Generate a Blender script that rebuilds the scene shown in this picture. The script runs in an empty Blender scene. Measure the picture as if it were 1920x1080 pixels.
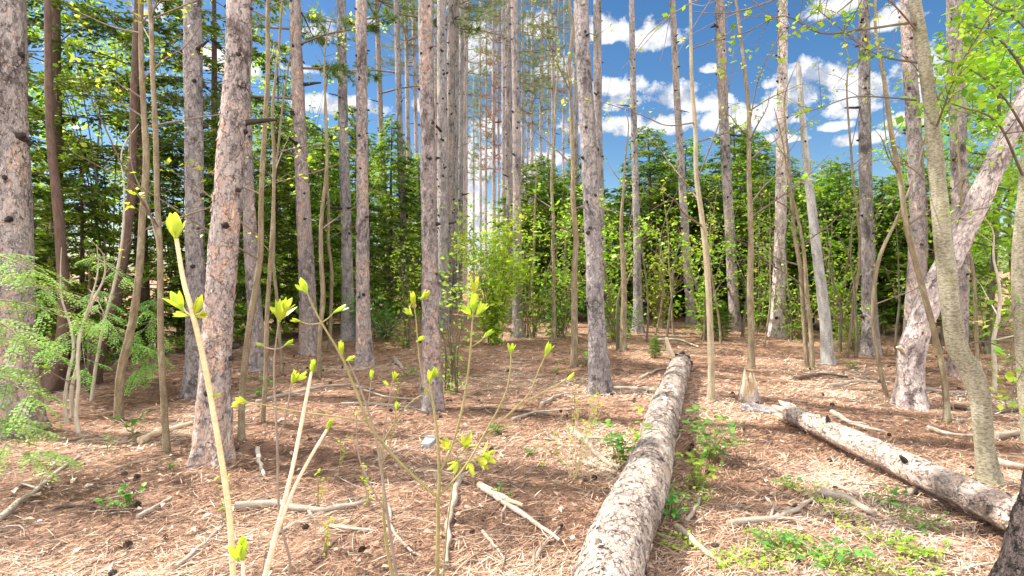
import bpy, math, random
import numpy as np
from mathutils import Vector, Matrix

R = math.radians
rng = np.random.default_rng(7)
random.seed(7)
SC = bpy.context.scene
COL = SC.collection
F, CX, HZ, CH = 1000.0, 960.0, 500.0, 1.5      # focal length, centre column and horizon row of the 1920x1080 view, eye height

# ------------------------------------------------------------------ small maths
_lat = np.random.default_rng(3).random((257, 257))
def vnoise(x, y):
    x = np.asarray(x, float); y = np.asarray(y, float)
    xi = np.floor(x).astype(int); yi = np.floor(y).astype(int)
    fx = x - xi; fy = y - yi
    fx = fx * fx * (3 - 2 * fx); fy = fy * fy * (3 - 2 * fy)
    a = _lat[xi % 256, yi % 256]; b = _lat[(xi + 1) % 256, yi % 256]
    c = _lat[xi % 256, (yi + 1) % 256]; d = _lat[(xi + 1) % 256, (yi + 1) % 256]
    return (a * (1 - fx) + b * fx) * (1 - fy) + (c * (1 - fx) + d * fx) * fy - 0.5

def gz(x, y):
    return 0.10 * vnoise(np.asarray(x) * .45 + 9, np.asarray(y) * .45) + 0.055 * vnoise(np.asarray(x) * 1.7, np.asarray(y) * 1.7 + 31)

def at(px, py, Y):
    return np.array([(px - CX) / F * Y, Y, CH - (py - HZ) / F * Y])

def gp(px, py, sink=0.0):
    Y = CH * F / (py - HZ)
    x = (px - CX) / F * Y
    return np.array([x, Y, float(gz(x, Y)) - sink])

def unit(v):
    v = np.asarray(v, float)
    return v / np.maximum(np.linalg.norm(v, axis=-1, keepdims=True), 1e-9)

def smooth_path(P, n):
    """Catmull-Rom through the rows of P (any number of columns), n samples."""
    P = np.asarray(P, float)
    if len(P) == 2:
        t = np.linspace(0, 1, n)[:, None]
        return P[0] * (1 - t) + P[1] * t
    E = np.vstack([2 * P[0] - P[1], P, 2 * P[-1] - P[-2]])
    d = np.concatenate([[0], np.cumsum(np.linalg.norm(np.diff(P[:, :3], axis=0), axis=1))])
    s = np.linspace(0, d[-1], n)
    i = np.clip(np.searchsorted(d, s, side='right') - 1, 0, len(P) - 2)
    t = ((s - d[i]) / np.maximum(d[i + 1] - d[i], 1e-9))[:, None]
    a, b, c, e = E[i], E[i + 1], E[i + 2], E[i + 3]
    return 0.5 * (2 * b + (c - a) * t + (2 * a - 5 * b + 4 * c - e) * t * t + (3 * b - a - 3 * c + e) * t ** 3)

# ------------------------------------------------------------------ mesh builder
class MB:
    def __init__(s):
        s.v, s.q, s.t, s.tint, s.bco, s.qm, s.tm, s.n = [], [], [], [], [], [], [], 0
    def add(s, v, q=None, t=None, tint=0.5, bco=None, m=0):
        v = np.asarray(v, float); k = len(v)
        s.v.append(v)
        s.tint.append(np.broadcast_to(np.asarray(tint, float), (k,)))
        s.bco.append(v if bco is None else np.asarray(bco, float))
        if q is not None and len(q):
            q = np.asarray(q, int) + s.n; s.q.append(q); s.qm.append(np.full(len(q), m))
        if t is not None and len(t):
            t = np.asarray(t, int) + s.n; s.t.append(t); s.tm.append(np.full(len(t), m))
        s.n += k
    def tube(s, P, rad, sides=8, n=None, rough=0.0, tint=0.5, m=0, cap=True, capm=None, zoff=None, flare=0.0):
        """Tapered tube along P with radii rad; bark coordinates follow its skin."""
        P = np.asarray(P, float)
        rad = np.broadcast_to(np.asarray(rad, float), (len(P),))
        n = n or max(len(P), 4)
        S = smooth_path(np.column_stack([P, rad]), n)
        C, r = S[:, :3], np.maximum(S[:, 3], 2e-4)
        T = unit(np.gradient(C, axis=0))
        u = np.cross(T[0], [0.31, 0.95, 0.05]); u = u / max(np.linalg.norm(u), 1e-6)
        U = np.zeros_like(C)
        for i in range(n):
            u = u - T[i] * np.dot(u, T[i]); u = u / max(np.linalg.norm(u), 1e-9); U[i] = u
        W = np.cross(T, U)
        a = np.arange(sides) / sides * 2 * math.pi
        L = np.concatenate([[0], np.cumsum(np.linalg.norm(np.diff(C, axis=0), axis=1))])
        zo = rng.random() * 40 if zoff is None else zoff
        rr = np.repeat(r[:, None], sides, 1)
        if rough:
            ca, sa = np.cos(a)[None], np.sin(a)[None]
            q = L[:, None] / max(r.mean(), .01)
            rr = rr * (1 + rough * 2 * vnoise(q * .35 + ca * 1.1 + zo, sa * 1.1 + 7 + zo) + rough * 1.4 * vnoise(q * 1.3 + ca * 3 + 5, sa * 3 + zo))
        if flare:
            k = np.exp(-L / flare)[:, None]
            rr = rr * (1 + k * (0.5 + 0.3 * np.cos(a * 5 + zo)[None] + .12 * np.cos(a * 3 + 2 * zo)[None]))
        V = C[:, None] + rr[..., None] * (np.cos(a)[None, :, None] * U[:, None] + np.sin(a)[None, :, None] * W[:, None])
        B = np.stack([np.cos(a)[None] * r[:, None] + zo * .1, np.sin(a)[None] * r[:, None], np.repeat((L + zo)[:, None], sides, 1)], -1)
        i = np.arange(n - 1)[:, None] * sides; j = np.arange(sides)[None]; j2 = (j + 1) % sides
        Q = np.stack([i + j, i + j2, i + sides + j2, i + sides + j], -1).reshape(-1, 4)
        s.add(V.reshape(-1, 3), Q, None, tint, B.reshape(-1, 3), m)
        if cap:
            for e, flip in ((0, True), (n - 1, False)):
                ring = V[e]; c = C[e] + (T[e] if not flip else -T[e]) * r[e] * .15
                k = np.arange(sides); k2 = (k + 1) % sides
                tri = np.stack([k2, k, np.full(sides, sides)], -1) if flip else np.stack([k, k2, np.full(sides, sides)], -1)
                s.add(np.vstack([ring, c]), None, tri, tint, np.vstack([ring, c]) , m if capm is None else capm)
        return C, T, r
    def flakes(s, C, T, r, k, g, size=.03, m=0):
        """Lifted bark plates scattered over a trunk made by tube()."""
        i = g.integers(1, len(C) - 1, k); a = g.random(k) * 6.283
        u = unit(np.cross(T[i], [.31, .95, .05])); w = np.cross(T[i], u)
        nrm = np.cos(a)[:, None] * u + np.sin(a)[:, None] * w
        jit = (g.random(k)[:, None] - .5) * np.linalg.norm(C[1] - C[0])
        pos = C[i] + T[i] * jit + nrm * (r[i] * g.uniform(.985, 1.03, k))[:, None]
        d = unit(-T[i] * g.choice([-1, 1], k)[:, None] + np.cross(T[i], nrm) * g.normal(0, .5, k)[:, None] + nrm * g.uniform(.02, .30, k)[:, None])
        L = size * g.uniform(.5, 1.5, k)
        s.leaves(pos, d, nrm, L, L * g.uniform(.45, .9, k), .5, m, fold=-.12, wide=.55)
    def leaves(s, pos, d, nrm, L, W, tint, m=0, fold=0.18, wide=0.45):
        """Many leaves at once: rhombic, folded along the midrib."""
        pos = np.asarray(pos, float); d = unit(d); k = len(pos)
        if not k: return
        L = np.broadcast_to(np.asarray(L, float), (k,))[:, None]; W = np.broadcast_to(np.asarray(W, float), (k,))[:, None]
        x = unit(np.cross(d, nrm)); z = np.cross(x, d)
        v = np.stack([pos, pos + d * L * wide - x * W * .5 + z * W * fold, pos + d * L, pos + d * L * wide + x * W * .5 + z * W * fold], 1).reshape(-1, 3)
        q = np.arange(k * 4).reshape(k, 4)
        s.add(v, q, None, np.repeat(np.broadcast_to(np.asarray(tint, float), (k,)), 4), None, m)
    def blade(s, base, d, up, L, W, bend=0.5, segs=6, tint=0.5, cup=0.25, m=0):
        """One near leaf: lens-shaped, curved along its length and cupped."""
        d = unit(d); x = unit(np.cross(d, up)); z = np.cross(x, d)
        t = np.linspace(0, 1, segs + 1); ang = bend * t
        ds = np.cos(ang)[:, None] * d + np.sin(ang)[:, None] * z
        C = base + np.vstack([[0, 0, 0], np.cumsum(ds[:-1] * L / segs, 0)])
        zs = np.cross(x, ds)
        w = W * .5 * np.sin(math.pi * np.clip(t * .93 + .05, 0, 1)) ** .8
        A = C - x * w[:, None] + zs * (w * cup)[:, None]; B = C + x * w[:, None] + zs * (w * cup)[:, None]
        v = np.stack([A, C, B], 1).reshape(-1, 3); q = []
        for i in range(segs):
            o = i * 3; q += [[o, o + 1, o + 4, o + 3], [o + 1, o + 2, o + 5, o + 4]]
        s.add(v, q, None, tint, None, m)
    def build(s, name, mats, parent=None, loc=(0, 0, 0), smooth=True, shift=None):
        me = bpy.data.meshes.new(name)
        V = np.vstack(s.v)
        if shift is not None: V = V - np.asarray(shift)
        q = np.vstack(s.q) if s.q else np.zeros((0, 4), int); t = np.vstack(s.t) if s.t else np.zeros((0, 3), int)
        nq, ntr = len(q), len(t)
        me.vertices.add(len(V)); me.vertices.foreach_set('co', V.astype(np.float32).ravel())
        me.loops.add(nq * 4 + ntr * 3)
        me.loops.foreach_set('vertex_index', np.concatenate([q.ravel(), t.ravel()]).astype(np.int32))
        me.polygons.add(nq + ntr)
        me.polygons.foreach_set('loop_start', np.concatenate([np.arange(nq) * 4, nq * 4 + np.arange(ntr) * 3]).astype(np.int32))
        mi = np.concatenate(s.qm + s.tm) if (s.qm or s.tm) else np.zeros(0)
        me.polygons.foreach_set('material_index', mi.astype(np.int32))
        me.polygons.foreach_set('use_smooth', np.full(nq + ntr, smooth))
        at_ = me.attributes.new('tint', 'FLOAT', 'POINT'); at_.data.foreach_set('value', np.concatenate(s.tint).astype(np.float32))
        ab = me.attributes.new('bco', 'FLOAT_VECTOR', 'POINT'); ab.data.foreach_set('vector', np.vstack(s.bco).astype(np.float32).ravel())
        me.update(calc_edges=True)
        for mm in (mats if isinstance(mats, (list, tuple)) else [mats]): me.materials.append(mm)
        o = bpy.data.objects.new(name, me); COL.objects.link(o)
        o.location = Vector(loc)
        if parent is not None: o.parent = parent
        return o

def tag(o, label=None, cat=None, group=None, kind=None):
    if label: o['label'] = label
    if cat: o['category'] = cat
    if group: o['group'] = group
    if kind: o['kind'] = kind
    return o

def thing(name, label, cat, loc, group=None, rz=0.0):
    o = bpy.data.objects.new(name, None); COL.objects.link(o)
    o.empty_display_size = .1
    o.location = Vector(loc); o.rotation_euler = (0, 0, rz)
    return tag(o, label, cat, group)

# ------------------------------------------------------------------ materials
class NT:
    def __init__(s, tree): s.t = tree; s.n = tree.nodes; s.l = tree.links
    def __call__(s, typ, ins=None, **kw):
        nd = s.n.new(typ)
        for k, v in kw.items(): setattr(nd, k, v)
        for k, v in (ins or {}).items():
            if hasattr(v, 'is_output') or isinstance(v, bpy.types.NodeSocket): s.l.new(v, nd.inputs[k])
            else: nd.inputs[k].default_value = v
        return nd
    def math(s, op, a, b=0.0, c=None, clamp=False):
        i = {0: a, 1: b}
        if c is not None: i[2] = c
        return s('ShaderNodeMath', i, operation=op, use_clamp=clamp).outputs[0]
    def vmath(s, op, a, b=None):
        i = {0: a}
        if b is not None: i[1] = b
        return s('ShaderNodeVectorMath', i, operation=op).outputs[0]
    def ramp(s, f, stops, interp='LINEAR'):
        nd = s('ShaderNodeValToRGB', {0: f}); cr = nd.color_ramp; cr.interpolation = interp
        while len(cr.elements) < len(stops): cr.elements.new(.5)
        for e, (p, c) in zip(cr.elements, stops):
            e.position = p; e.color = (c[0], c[1], c[2], 1) if isinstance(c, (tuple, list)) else (c, c, c, 1)
        return nd.outputs[0]
    def mix(s, f, a, b, mode='MIX'):
        nd = s('ShaderNodeMix', None, data_type='RGBA', blend_type=mode)
        for k, v in ((0, f), (6, a), (7, b)):
            if isinstance(v, bpy.types.NodeSocket): s.l.new(v, nd.inputs[k])
            else: nd.inputs[k].default_value = (v if k == 0 else (v[0], v[1], v[2], 1))
        return nd.outputs[2]
    def noise(s, vec, scale, detail=4, rough=.55):
        return s('ShaderNodeTexNoise', {'Vector': vec, 'Scale': scale, 'Detail': detail, 'Roughness': rough}).outputs[0]

def new_mat(name):
    m = bpy.data.materials.new(name); m.use_nodes = True
    nt = NT(m.node_tree); nt.n.clear()
    out = nt('ShaderNodeOutputMaterial')
    return m, nt, out

def plate_bark(name, cols, scale=(21, 21, 9), crack=(0.055, .035, .028), crack_w=.06, bump=.9, patch=None, flake=8.0, ckm=.78):
    """Flaking bark: layered irregular flakes (contours of a noise) over partly open cracks."""
    m, nt, out = new_mat(name)
    co = nt('ShaderNodeAttribute', attribute_name='bco').outputs['Vector']
    w = nt('ShaderNodeTexNoise', {'Vector': co, 'Scale': 22.0, 'Detail': 4.0, 'Roughness': .65}).outputs[1]
    w = nt.vmath('SUBTRACT', w, (.5, .5, .5))
    ws = nt('ShaderNodeVectorMath', {0: w, 'Scale': .11}, operation='SCALE').outputs[0]
    cw = nt.vmath('ADD', co, ws)
    cs = nt.vmath('MULTIPLY', cw, scale)
    ve = nt('ShaderNodeTexVoronoi', {'Vector': cs, 'Scale': 1.0}, feature='DISTANCE_TO_EDGE').outputs['Distance']
    vc = nt('ShaderNodeTexVoronoi', {'Vector': cs, 'Scale': 1.0}, feature='F1')
    r1 = nt('ShaderNodeSeparateColor', {0: vc.outputs['Color']}).outputs[0]
    n = nt.noise(nt.vmath('MULTIPLY', co, tuple(x * .62 for x in scale)), 1.0, 5, .62)
    lay = nt.math('MULTIPLY', n, flake)
    fl = nt.math('FLOOR', lay); fr = nt.math('FRACT', lay)
    r2 = nt('ShaderNodeTexWhiteNoise', {'W': fl}, noise_dimensions='1D').outputs[0]
    big = nt.noise(nt.vmath('MULTIPLY', co, (3.5, 3.5, 1.5)), 1.0, 4, .6)
    med = nt.noise(nt.vmath('MULTIPLY', co, (16, 16, 8)), 1.0, 5, .65)
    f = nt.math('ADD', nt.math('MULTIPLY', r1, .26), nt.math('MULTIPLY', r2, .30))
    f = nt.math('ADD', f, nt.math('MULTIPLY', nt.math('SUBTRACT', big, .5), 1.9))
    f = nt.math('ADD', nt.math('ADD', f, .22), nt.math('MULTIPLY', nt.math('SUBTRACT', med, .5), .8), clamp=True)
    c = nt.ramp(f, cols)
    fine = nt.noise(nt.vmath('MULTIPLY', co, (62, 62, 26)), 1.0, 6, .7)
    c = nt.mix(1.0, c, nt.ramp(fine, [(.27, (.56, .54, .52)), (.70, (1.24, 1.22, 1.19))]), 'MULTIPLY')
    brk = nt.noise(co, 15.0, 3, .6)
    ck = nt.math('MULTIPLY', nt.ramp(ve, [(0, 1.0), (crack_w, 0.0)]), nt.ramp(brk, [(.44, 0.0), (.62, 1.0)]))
    e2 = nt.math('MULTIPLY', nt.ramp(fr, [(0, .85), (.13, 0.0)]), nt.ramp(nt.noise(co, 12.0, 4), [(.42, 0.0), (.58, 1.0)]))
    ckk = nt.math('MULTIPLY', nt.math('MAXIMUM', ck, e2), ckm)
    c = nt.mix(ckk, c, crack)
    if patch:
        pn = nt.ramp(nt.noise(nt.vmath('MULTIPLY', cw, (8, 8, 3.0)), 1.0, 5, .6), [(patch[1], 0.0), (patch[1] + .03, 1.0)])
        c = nt.mix(nt.math('MULTIPLY', pn, .8), c, patch[0])
    oi = nt('ShaderNodeObjectInfo').outputs['Random']
    c = nt('ShaderNodeHueSaturation', {'Hue': .5, 'Saturation': nt.math('ADD', nt.math('MULTIPLY', oi, .3), .70), 'Value': nt.math('ADD', nt.math('MULTIPLY', nt.math('FRACT', nt.math('MULTIPLY', oi, 7.3)),   .25), .93), 'Color': c}).outputs[0]
    h = nt.math('SUBTRACT', nt.math('ADD', nt.math('MULTIPLY', fr, .55), nt.math('ADD', nt.math('MULTIPLY', r1, .3), nt.math('MULTIPLY', fine, .45))), nt.math('MULTIPLY', ckk, 1.0))
    b = nt('ShaderNodeBump', {'Strength': bump, 'Distance': .018, 'Height': h})
    p = nt('ShaderNodeBsdfPrincipled', {'Base Color': c, 'Roughness': .85, 'Specular IOR Level': .2, 'Normal': b.outputs[0]})
    nt.l.new(p.outputs[0], out.inputs[0])
    return m

def smooth_bark(name, a, b, lich=(.32, .33, .25), sc=1.0, bump=.4, band=.5):
    m, nt, out = new_mat(name)
    co = nt('ShaderNodeAttribute', attribute_name='bco').outputs['Vector']
    n1 = nt.noise(nt.vmath('MULTIPLY', co, (18 * sc, 18 * sc, 5 * sc)), 1.0, 5, .6)
    n2 = nt.noise(nt.vmath('MULTIPLY', co, (60 * sc, 60 * sc, 130 * sc)), 1.0, 3, .6)
    c = nt.mix(nt.ramp(n1, [(.3, 0.0), (.72, 1.0)]), a, b)
    c = nt.mix(nt.ramp(nt.noise(nt.vmath('MULTIPLY', co, (11, 11, 4)), 1.0, 5, .7), [(.55, 0.0), (.63, .6)]), c, lich)
    c = nt.mix(1.0, c, nt.ramp(n2, [(.3, (1 - band, 1 - band, 1 - band)), (.6, (1.12, 1.12, 1.1))]), 'MULTIPLY')
    bp = nt('ShaderNodeBump', {'Strength': bump, 'Distance': .006, 'Height': nt.math('ADD', n2, n1)})
    p = nt('ShaderNodeBsdfPrincipled', {'Base Color': c, 'Roughness': .75, 'Specular IOR Level': .3, 'Normal': bp.outputs[0]})
    nt.l.new(p.outputs[0], out.inputs[0])
    return m

def leaf_mat(name, stops, trans=.4, rough=.5, spec=.35, tgain=1.35):
    m, nt, out = new_mat(name)
    t = nt('ShaderNodeAttribute', attribute_name='tint').outputs['Fac']
    c = nt.ramp(t, stops)
    oi = nt('ShaderNodeObjectInfo').outputs['Random']
    c = nt('ShaderNodeHueSaturation', {'Hue': nt.math('ADD', nt.math('MULTIPLY', oi, .03), .485), 'Saturation': 1.0, 'Value': nt.math('ADD', nt.math('MULTIPLY', oi, .3), .85), 'Color': c}).outputs[0]
    p = nt('ShaderNodeBsdfPrincipled', {'Base Color': c, 'Roughness': rough, 'Specular IOR Level': spec})
    tc = nt.mix(1.0, c, (tgain * 1.15, tgain * 1.1, tgain * .6), 'MULTIPLY')
    tr = nt('ShaderNodeBsdfTranslucent', {'Color': tc})
    mx = nt('ShaderNodeMixShader', {0: trans, 1: p.outputs[0], 2: tr.outputs[0]})
    nt.l.new(mx.outputs[0], out.inputs[0])
    return m

def ramp_mat(name, stops, rough=.8, spec=.2, trans=0.0):
    m, nt, out = new_mat(name)
    t = nt('ShaderNodeAttribute', attribute_name='tint').outputs['Fac']
    co = nt('ShaderNodeAttribute', attribute_name='bco').outputs['Vector']
    c = nt.mix(1.0, nt.ramp(t, stops), nt.ramp(nt.noise(co, 60.0, 3), [(.3, (.75, .75, .75)), (.7, (1.2, 1.2, 1.2))]), 'MULTIPLY')
    p = nt('ShaderNodeBsdfPrincipled', {'Base Color': c, 'Roughness': rough, 'Specular IOR Level': spec})
    if trans:
        tr = nt('ShaderNodeBsdfTranslucent', {'Color': c})
        mx = nt('ShaderNodeMixShader', {0: trans, 1: p.outputs[0], 2: tr.outputs[0]})
        nt.l.new(mx.outputs[0], out.inputs[0])
    else: nt.l.new(p.outputs[0], out.inputs[0])
    return m

PINE_COLS = [(0.0, (.13, .10, .095)), (.2, (.26, .215, .21)), (.45, (.37, .315, .305)), (.64, (.43, .345, .32)), (.8, (.46, .285, .21)), (1.0, (.58, .49, .45))]
M = {}
M['pine'] = plate_bark('red pine bark', PINE_COLS)
M['pine_big'] = plate_bark('large red pine bark', [(0.0, (.15, .115, .105)), (.2, (.32, .27, .26)), (.46, (.45, .39, .375)), (.66, (.52, .40, .35)), (.82, (.54, .33, .235)), (1.0, (.68, .60, .55))], scale=(17, 17, 8), bump=1.0)
M['pine_grey'] = plate_bark('grey pine bark', [(0.0, (.12, .095, .095)), (.22, (.25, .215, .22)), (.5, (.35, .31, .31)), (.78, (.42, .345, .33)), (1.0, (.53, .46, .43))], scale=(19, 19, 8))
M['pine_pale'] = plate_bark('pale peeling pine bark', [(0.0, (.18, .125, .12)), (.22, (.42, .33, .315)), (.5, (.60, .51, .485)), (.75, (.62, .46, .41)), (1.0, (.80, .74, .70))], scale=(14, 14, 6))
M['log'] = plate_bark('fallen log bark', [(0.0, (.19, .125, .10)), (.2, (.36, .265, .225)), (.46, (.50, .395, .34)), (.66, (.56, .365, .265)), (.82, (.52, .42, .365)), (1.0, (.72, .61, .52))], scale=(11, 11, 7), crack=(.04, .026, .02), crack_w=.045, bump=1.0, patch=((.78, .66, .53), .58), flake=10.0, ckm=.85)
M['dark_bark'] = plate_bark('dark rough bark', [(0.0, (.03, .022, .022)), (.5, (.085, .065, .063)), (1.0, (.16, .125, .12))], scale=(24, 24, 11), crack=(.012, .01, .01), crack_w=.16, bump=1.3, ckm=1.0)
M['cedar_bark'] = smooth_bark('cedar bark', (.09, .055, .042), (.20, .125, .095), (.16, .12, .09), 1.6, .9, .6)
M['sap'] = smooth_bark('sapling bark', (.16, .115, .07), (.36, .285, .185), (.40, .38, .27), 1.6, .6, .5)
M['sap_dark'] = smooth_bark('dark sapling bark', (.10, .085, .06), (.18, .155, .11), (.2, .2, .13), 2.2, .4, .3)
M['beech'] = smooth_bark('smooth grey green bark', (.20, .175, .115), (.42, .38, .29), (.27, .27, .13), .8, .8, .6)
M['snag'] = smooth_bark('weathered grey wood', (.24, .225, .215), (.55, .535, .52), (.30, .21, .16), 1.0, .9, .5)
M['wood'] = smooth_bark('pale broken wood', (.55, .38, .22), (.78, .66, .50), (.35, .18, .08), 2.0, .9, .4)
M['stick'] = smooth_bark('weathered fallen stick', (.25, .19, .15), (.50, .42, .35), (.38, .33, .27), 2.4, .6, .35)
M['stick_dark'] = smooth_bark('dark fallen stick', (.07, .05, .04), (.17, .12, .09), (.2, .16, .13), 2.4, .6, .35)
M['twig'] = smooth_bark('bare twig', (.13, .095, .07), (.25, .19, .14), (.2, .18, .12), 3.0, .3, .3)
M['sap_pale'] = smooth_bark('light sapling bark', (.26, .20, .13), (.46, .38, .26), (.44, .40, .28), 1.6, .5, .4)
M['pale_twig'] = smooth_bark('pale bare twig', (.42, .36, .28), (.62, .55, .45), (.5, .46, .36), 3.0, .3, .2)
M['shoot'] = smooth_bark('tan shoot skin', (.56, .42, .22), (.74, .60, .38), (.50, .40, .20), 1.2, .25, .15)
M['shoot_pale'] = smooth_bark('pale shoot skin', (.66, .53, .38), (.80, .68, .52), (.60, .46, .32), 1.2, .25, .15)
M['shoot_olive'] = smooth_bark('olive shoot skin', (.20, .17, .07), (.34, .29, .13), (.3, .27, .12), 3.0, .2, .25)
M['shoot_grey'] = smooth_bark('grey shoot skin', (.20, .15, .12), (.34, .27, .22), (.3, .25, .2), 3.0, .2, .25)
M['stub'] = smooth_bark('branch stub', (.018, .014, .013), (.055, .042, .036), (.07, .055, .05), 2, .5, .4)
M['slate'] = smooth_bark('grey flat stone', (.26, .26, .27), (.40, .40, .41), (.34, .32, .3), 1, .5, .3)
M['cedar'] = leaf_mat('cedar foliage', [(0, (.04, .085, .016)), (.5, (.14, .235, .034)), (.85, (.27, .385, .055)), (1, (.42, .54, .10))], .45, .6, .2)
M['cedar_near'] = leaf_mat('pale cedar sprays', [(0, (.07, .19, .035)), (.5, (.17, .37, .075)), (1, (.30, .50, .11))], .38, .65, .15)
M['hemlock'] = leaf_mat('dark evergreen foliage', [(0, (.022, .05, .014)), (.5, (.08, .14, .027)), (.85, (.18, .27, .045)), (1, (.36, .48, .08))], .45, .6, .2)
M['spruce'] = leaf_mat('young conifer foliage', [(0, (.03, .075, .012)), (.5, (.11, .22, .028)), (.85, (.21, .35, .04)), (1, (.34, .48, .06))], .45, .6, .2)
M['needle'] = leaf_mat('pine needles', [(0, (.04, .075, .02)), (.5, (.10, .16, .035)), (1, (.20, .27, .06))], .35)
M['dead_needle'] = leaf_mat('dead brown needles', [(0, (.10, .05, .025)), (.5, (.22, .10, .045)), (1, (.30, .17, .08))], .3)
M['young'] = leaf_mat('young yellow green leaves', [(0, (.18, .30, .03)), (.5, (.34, .46, .035)), (1, (.56, .62, .07))], .45, .45, .35)
M['lime'] = leaf_mat('lime spring leaves', [(0, (.13, .25, .02)), (.5, (.31, .46, .035)), (1, (.56, .68, .08))], .48, .45, .35)
M['bush'] = leaf_mat('fresh shrub leaves', [(0, (.12, .27, .03)), (.5, (.26, .44, .045)), (1, (.45, .60, .08))], .45, .45, .35)
M['maple'] = leaf_mat('spring maple leaves', [(0, (.09, .22, .02)), (.5, (.22, .40, .035)), (1, (.42, .58, .06))], .5, .45, .35)
M['herb'] = leaf_mat('low green leaves', [(0, (.04, .16, .03)), (.5, (.10, .28, .045)), (1, (.22, .42, .07))], .35, .4, .4)
M['bud'] = leaf_mat('opening leaf buds', [(0, (.30, .42, .03)), (.5, (.48, .60, .05)), (1, (.66, .72, .12))], .4, .35, .45, 1.15)
M['litter_needle'] = ramp_mat('fallen pine needles', [(0, (.085, .048, .033)), (.25, (.275, .155, .10)), (.6, (.52, .34, .235)), (.88, (.69, .53, .40)), (1, (.80, .69, .56))], .7, .3)
M['litter_leaf'] = ramp_mat('dry fallen leaves', [(0, (.14, .07, .045)), (.4, (.36, .225, .145)), (.75, (.55, .41, .31)), (1, (.74, .64, .54))], .7, .3, .15)
M['cone'] = ramp_mat('pine cone scales', [(0, (.03, .02, .015)), (1, (.14, .095, .07))], .7, .3)

# ground: needle mat over dark humus
m, nt, out = new_mat('needle covered soil')
co = nt('ShaderNodeNewGeometry').outputs['Position']
w = nt('ShaderNodeTexNoise', {'Vector': co, 'Scale': 2.0, 'Detail': 4.0}).outputs[1]
cw = nt.vmath('ADD', co, nt('ShaderNodeVectorMath', {0: w, 'Scale': .5}, operation='SCALE').outputs[0])
s1 = nt.noise(nt.vmath('MULTIPLY', cw, (130, 16, 20)), 1.0, 4, .7)
s2 = nt.noise(nt.vmath('MULTIPLY', cw, (18, 120, 20)), 1.0, 4, .7)
blend = nt.ramp(nt.noise(co, 5.0, 3), [(.42, 0.0), (.58, 1.0)])
st = nt('ShaderNodeMix', {0: blend, 2: s1, 3: s2}).outputs[0]
big = nt.noise(co, .9, 5)
c = nt.ramp(st, [(.25, (.055, .028, .018)), (.43, (.26, .145, .092)), (.56, (.44, .265, .175)), (.72, (.62, .44, .31))])
c = nt.mix(nt.ramp(big, [(.38, .0), (.62, .55)]), c, (.32, .175, .112))
c = nt.mix(nt.ramp(nt.noise(co, 7.0, 5, .7), [(.53, 0.0), (.66, .75)]), c, (.06, .034, .025))
b = nt('ShaderNodeBump', {'Strength': .8, 'Distance': .02, 'Height': st})
p = nt('ShaderNodeBsdfPrincipled', {'Base Color': c, 'Roughness': .9, 'Specular IOR Level': .15, 'Normal': b.outputs[0]})
nt.l.new(p.outputs[0], out.inputs[0])
M['ground'] = m

# ------------------------------------------------------------------ ground sheet and litter
gx = np.sinh(np.linspace(-5.2, 5.2, 420)) / np.sinh(5.2) * 140
gx = np.sign(gx) * np.abs(gx)
gy = -6 + (np.sinh(np.linspace(0, 5.0, 420)) / np.sinh(5.0)) * 190
XX, YY = np.meshgrid(gx, gy, indexing='ij')
ZZ = gz(XX, YY) + .02 * vnoise(XX * 6, YY * 6) * (np.hypot(XX, YY - 3) < 25)
mb = MB()
i = np.arange(419)[:, None] * 420; j = np.arange(419)[None]
mb.add(np.stack([XX, YY, ZZ], -1).reshape(-1, 3), np.stack([i + j, i + 420 + j, i + 421 + j, i + 1 + j], -1).reshape(-1, 4))
tag(mb.build('ground', M['ground']), kind='structure')

def scatter(n, y0=1.5, y1=16.0, power=1.0, spread=1.12):
    """Points on the part of the floor in front of the eye, denser near it."""
    u = rng.random(n); y = y0 * (y1 / y0) ** (u ** power)
    x = (rng.random(n) * 2 - 1) * y * spread
    return x, y, gz(x, y)

N = 190000
x, y, z = scatter(N, 1.3, 17, .85)
a = rng.random(N) * math.pi * 2 + 1.2 * vnoise(x * .8, y * .8)
a = np.where(rng.random(N) < .45, .55 + rng.normal(0, .5, N), a)
L = rng.uniform(.07, .16, N); tilt = rng.normal(0, .10, N)
d = np.stack([np.cos(a), np.sin(a), tilt], -1)
mb = MB()
w_ = np.clip(.0015 * y, .0022, .012) * rng.uniform(.7, 1.3, N)
hole = (vnoise(x * 4.5 + 11, y * 4.5) + .6 * vnoise(x * 11, y * 11 + 5) > .30) & (rng.random(N) < .8)
L = np.where(hole, L * .25, L)
clump = np.clip(.40 + vnoise(x * 1.3 + 40, y * 1.3) * 1.1 + rng.normal(0, .28, N), 0, 1)
mb.leaves(np.stack([x, y, z + rng.uniform(.004, .028, N)], -1), d, np.tile([0, 0, 1.], (N, 1)), L, w_, clump, fold=.2)
tag(mb.build('pine_needle_litter', M['litter_needle']), 'reddish brown mat of fallen pine needles over the whole forest floor', 'needle litter', kind='stuff')

N = 5200
x, y, z = scatter(N, 1.4, 14, .9)
keep = vnoise(x * .9 + 3, y * .9 + 8) > -.12
x, y, z = x[keep], y[keep], z[keep]; N = len(x)
a = rng.random(N) * 6.28
d = np.stack([np.cos(a), np.sin(a), rng.normal(0, .25, N)], -1)
nr = np.stack([rng.normal(0, .35, N), rng.normal(0, .35, N), np.ones(N)], -1)
mb = MB()
s_ = .018 + .05 * rng.random(N) ** 2
mb.leaves(np.stack([x, y, z + .022], -1), d, nr, s_, s_ * rng.uniform(.35, .8, N), np.clip(rng.normal(.5, .25, N), 0, 1), fold=.3, wide=.5)
tag(mb.build('fallen_leaves', M['litter_leaf']), 'dry curled leaves and bark flakes lying among the pine needles', 'leaf litter', kind='stuff')

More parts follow.
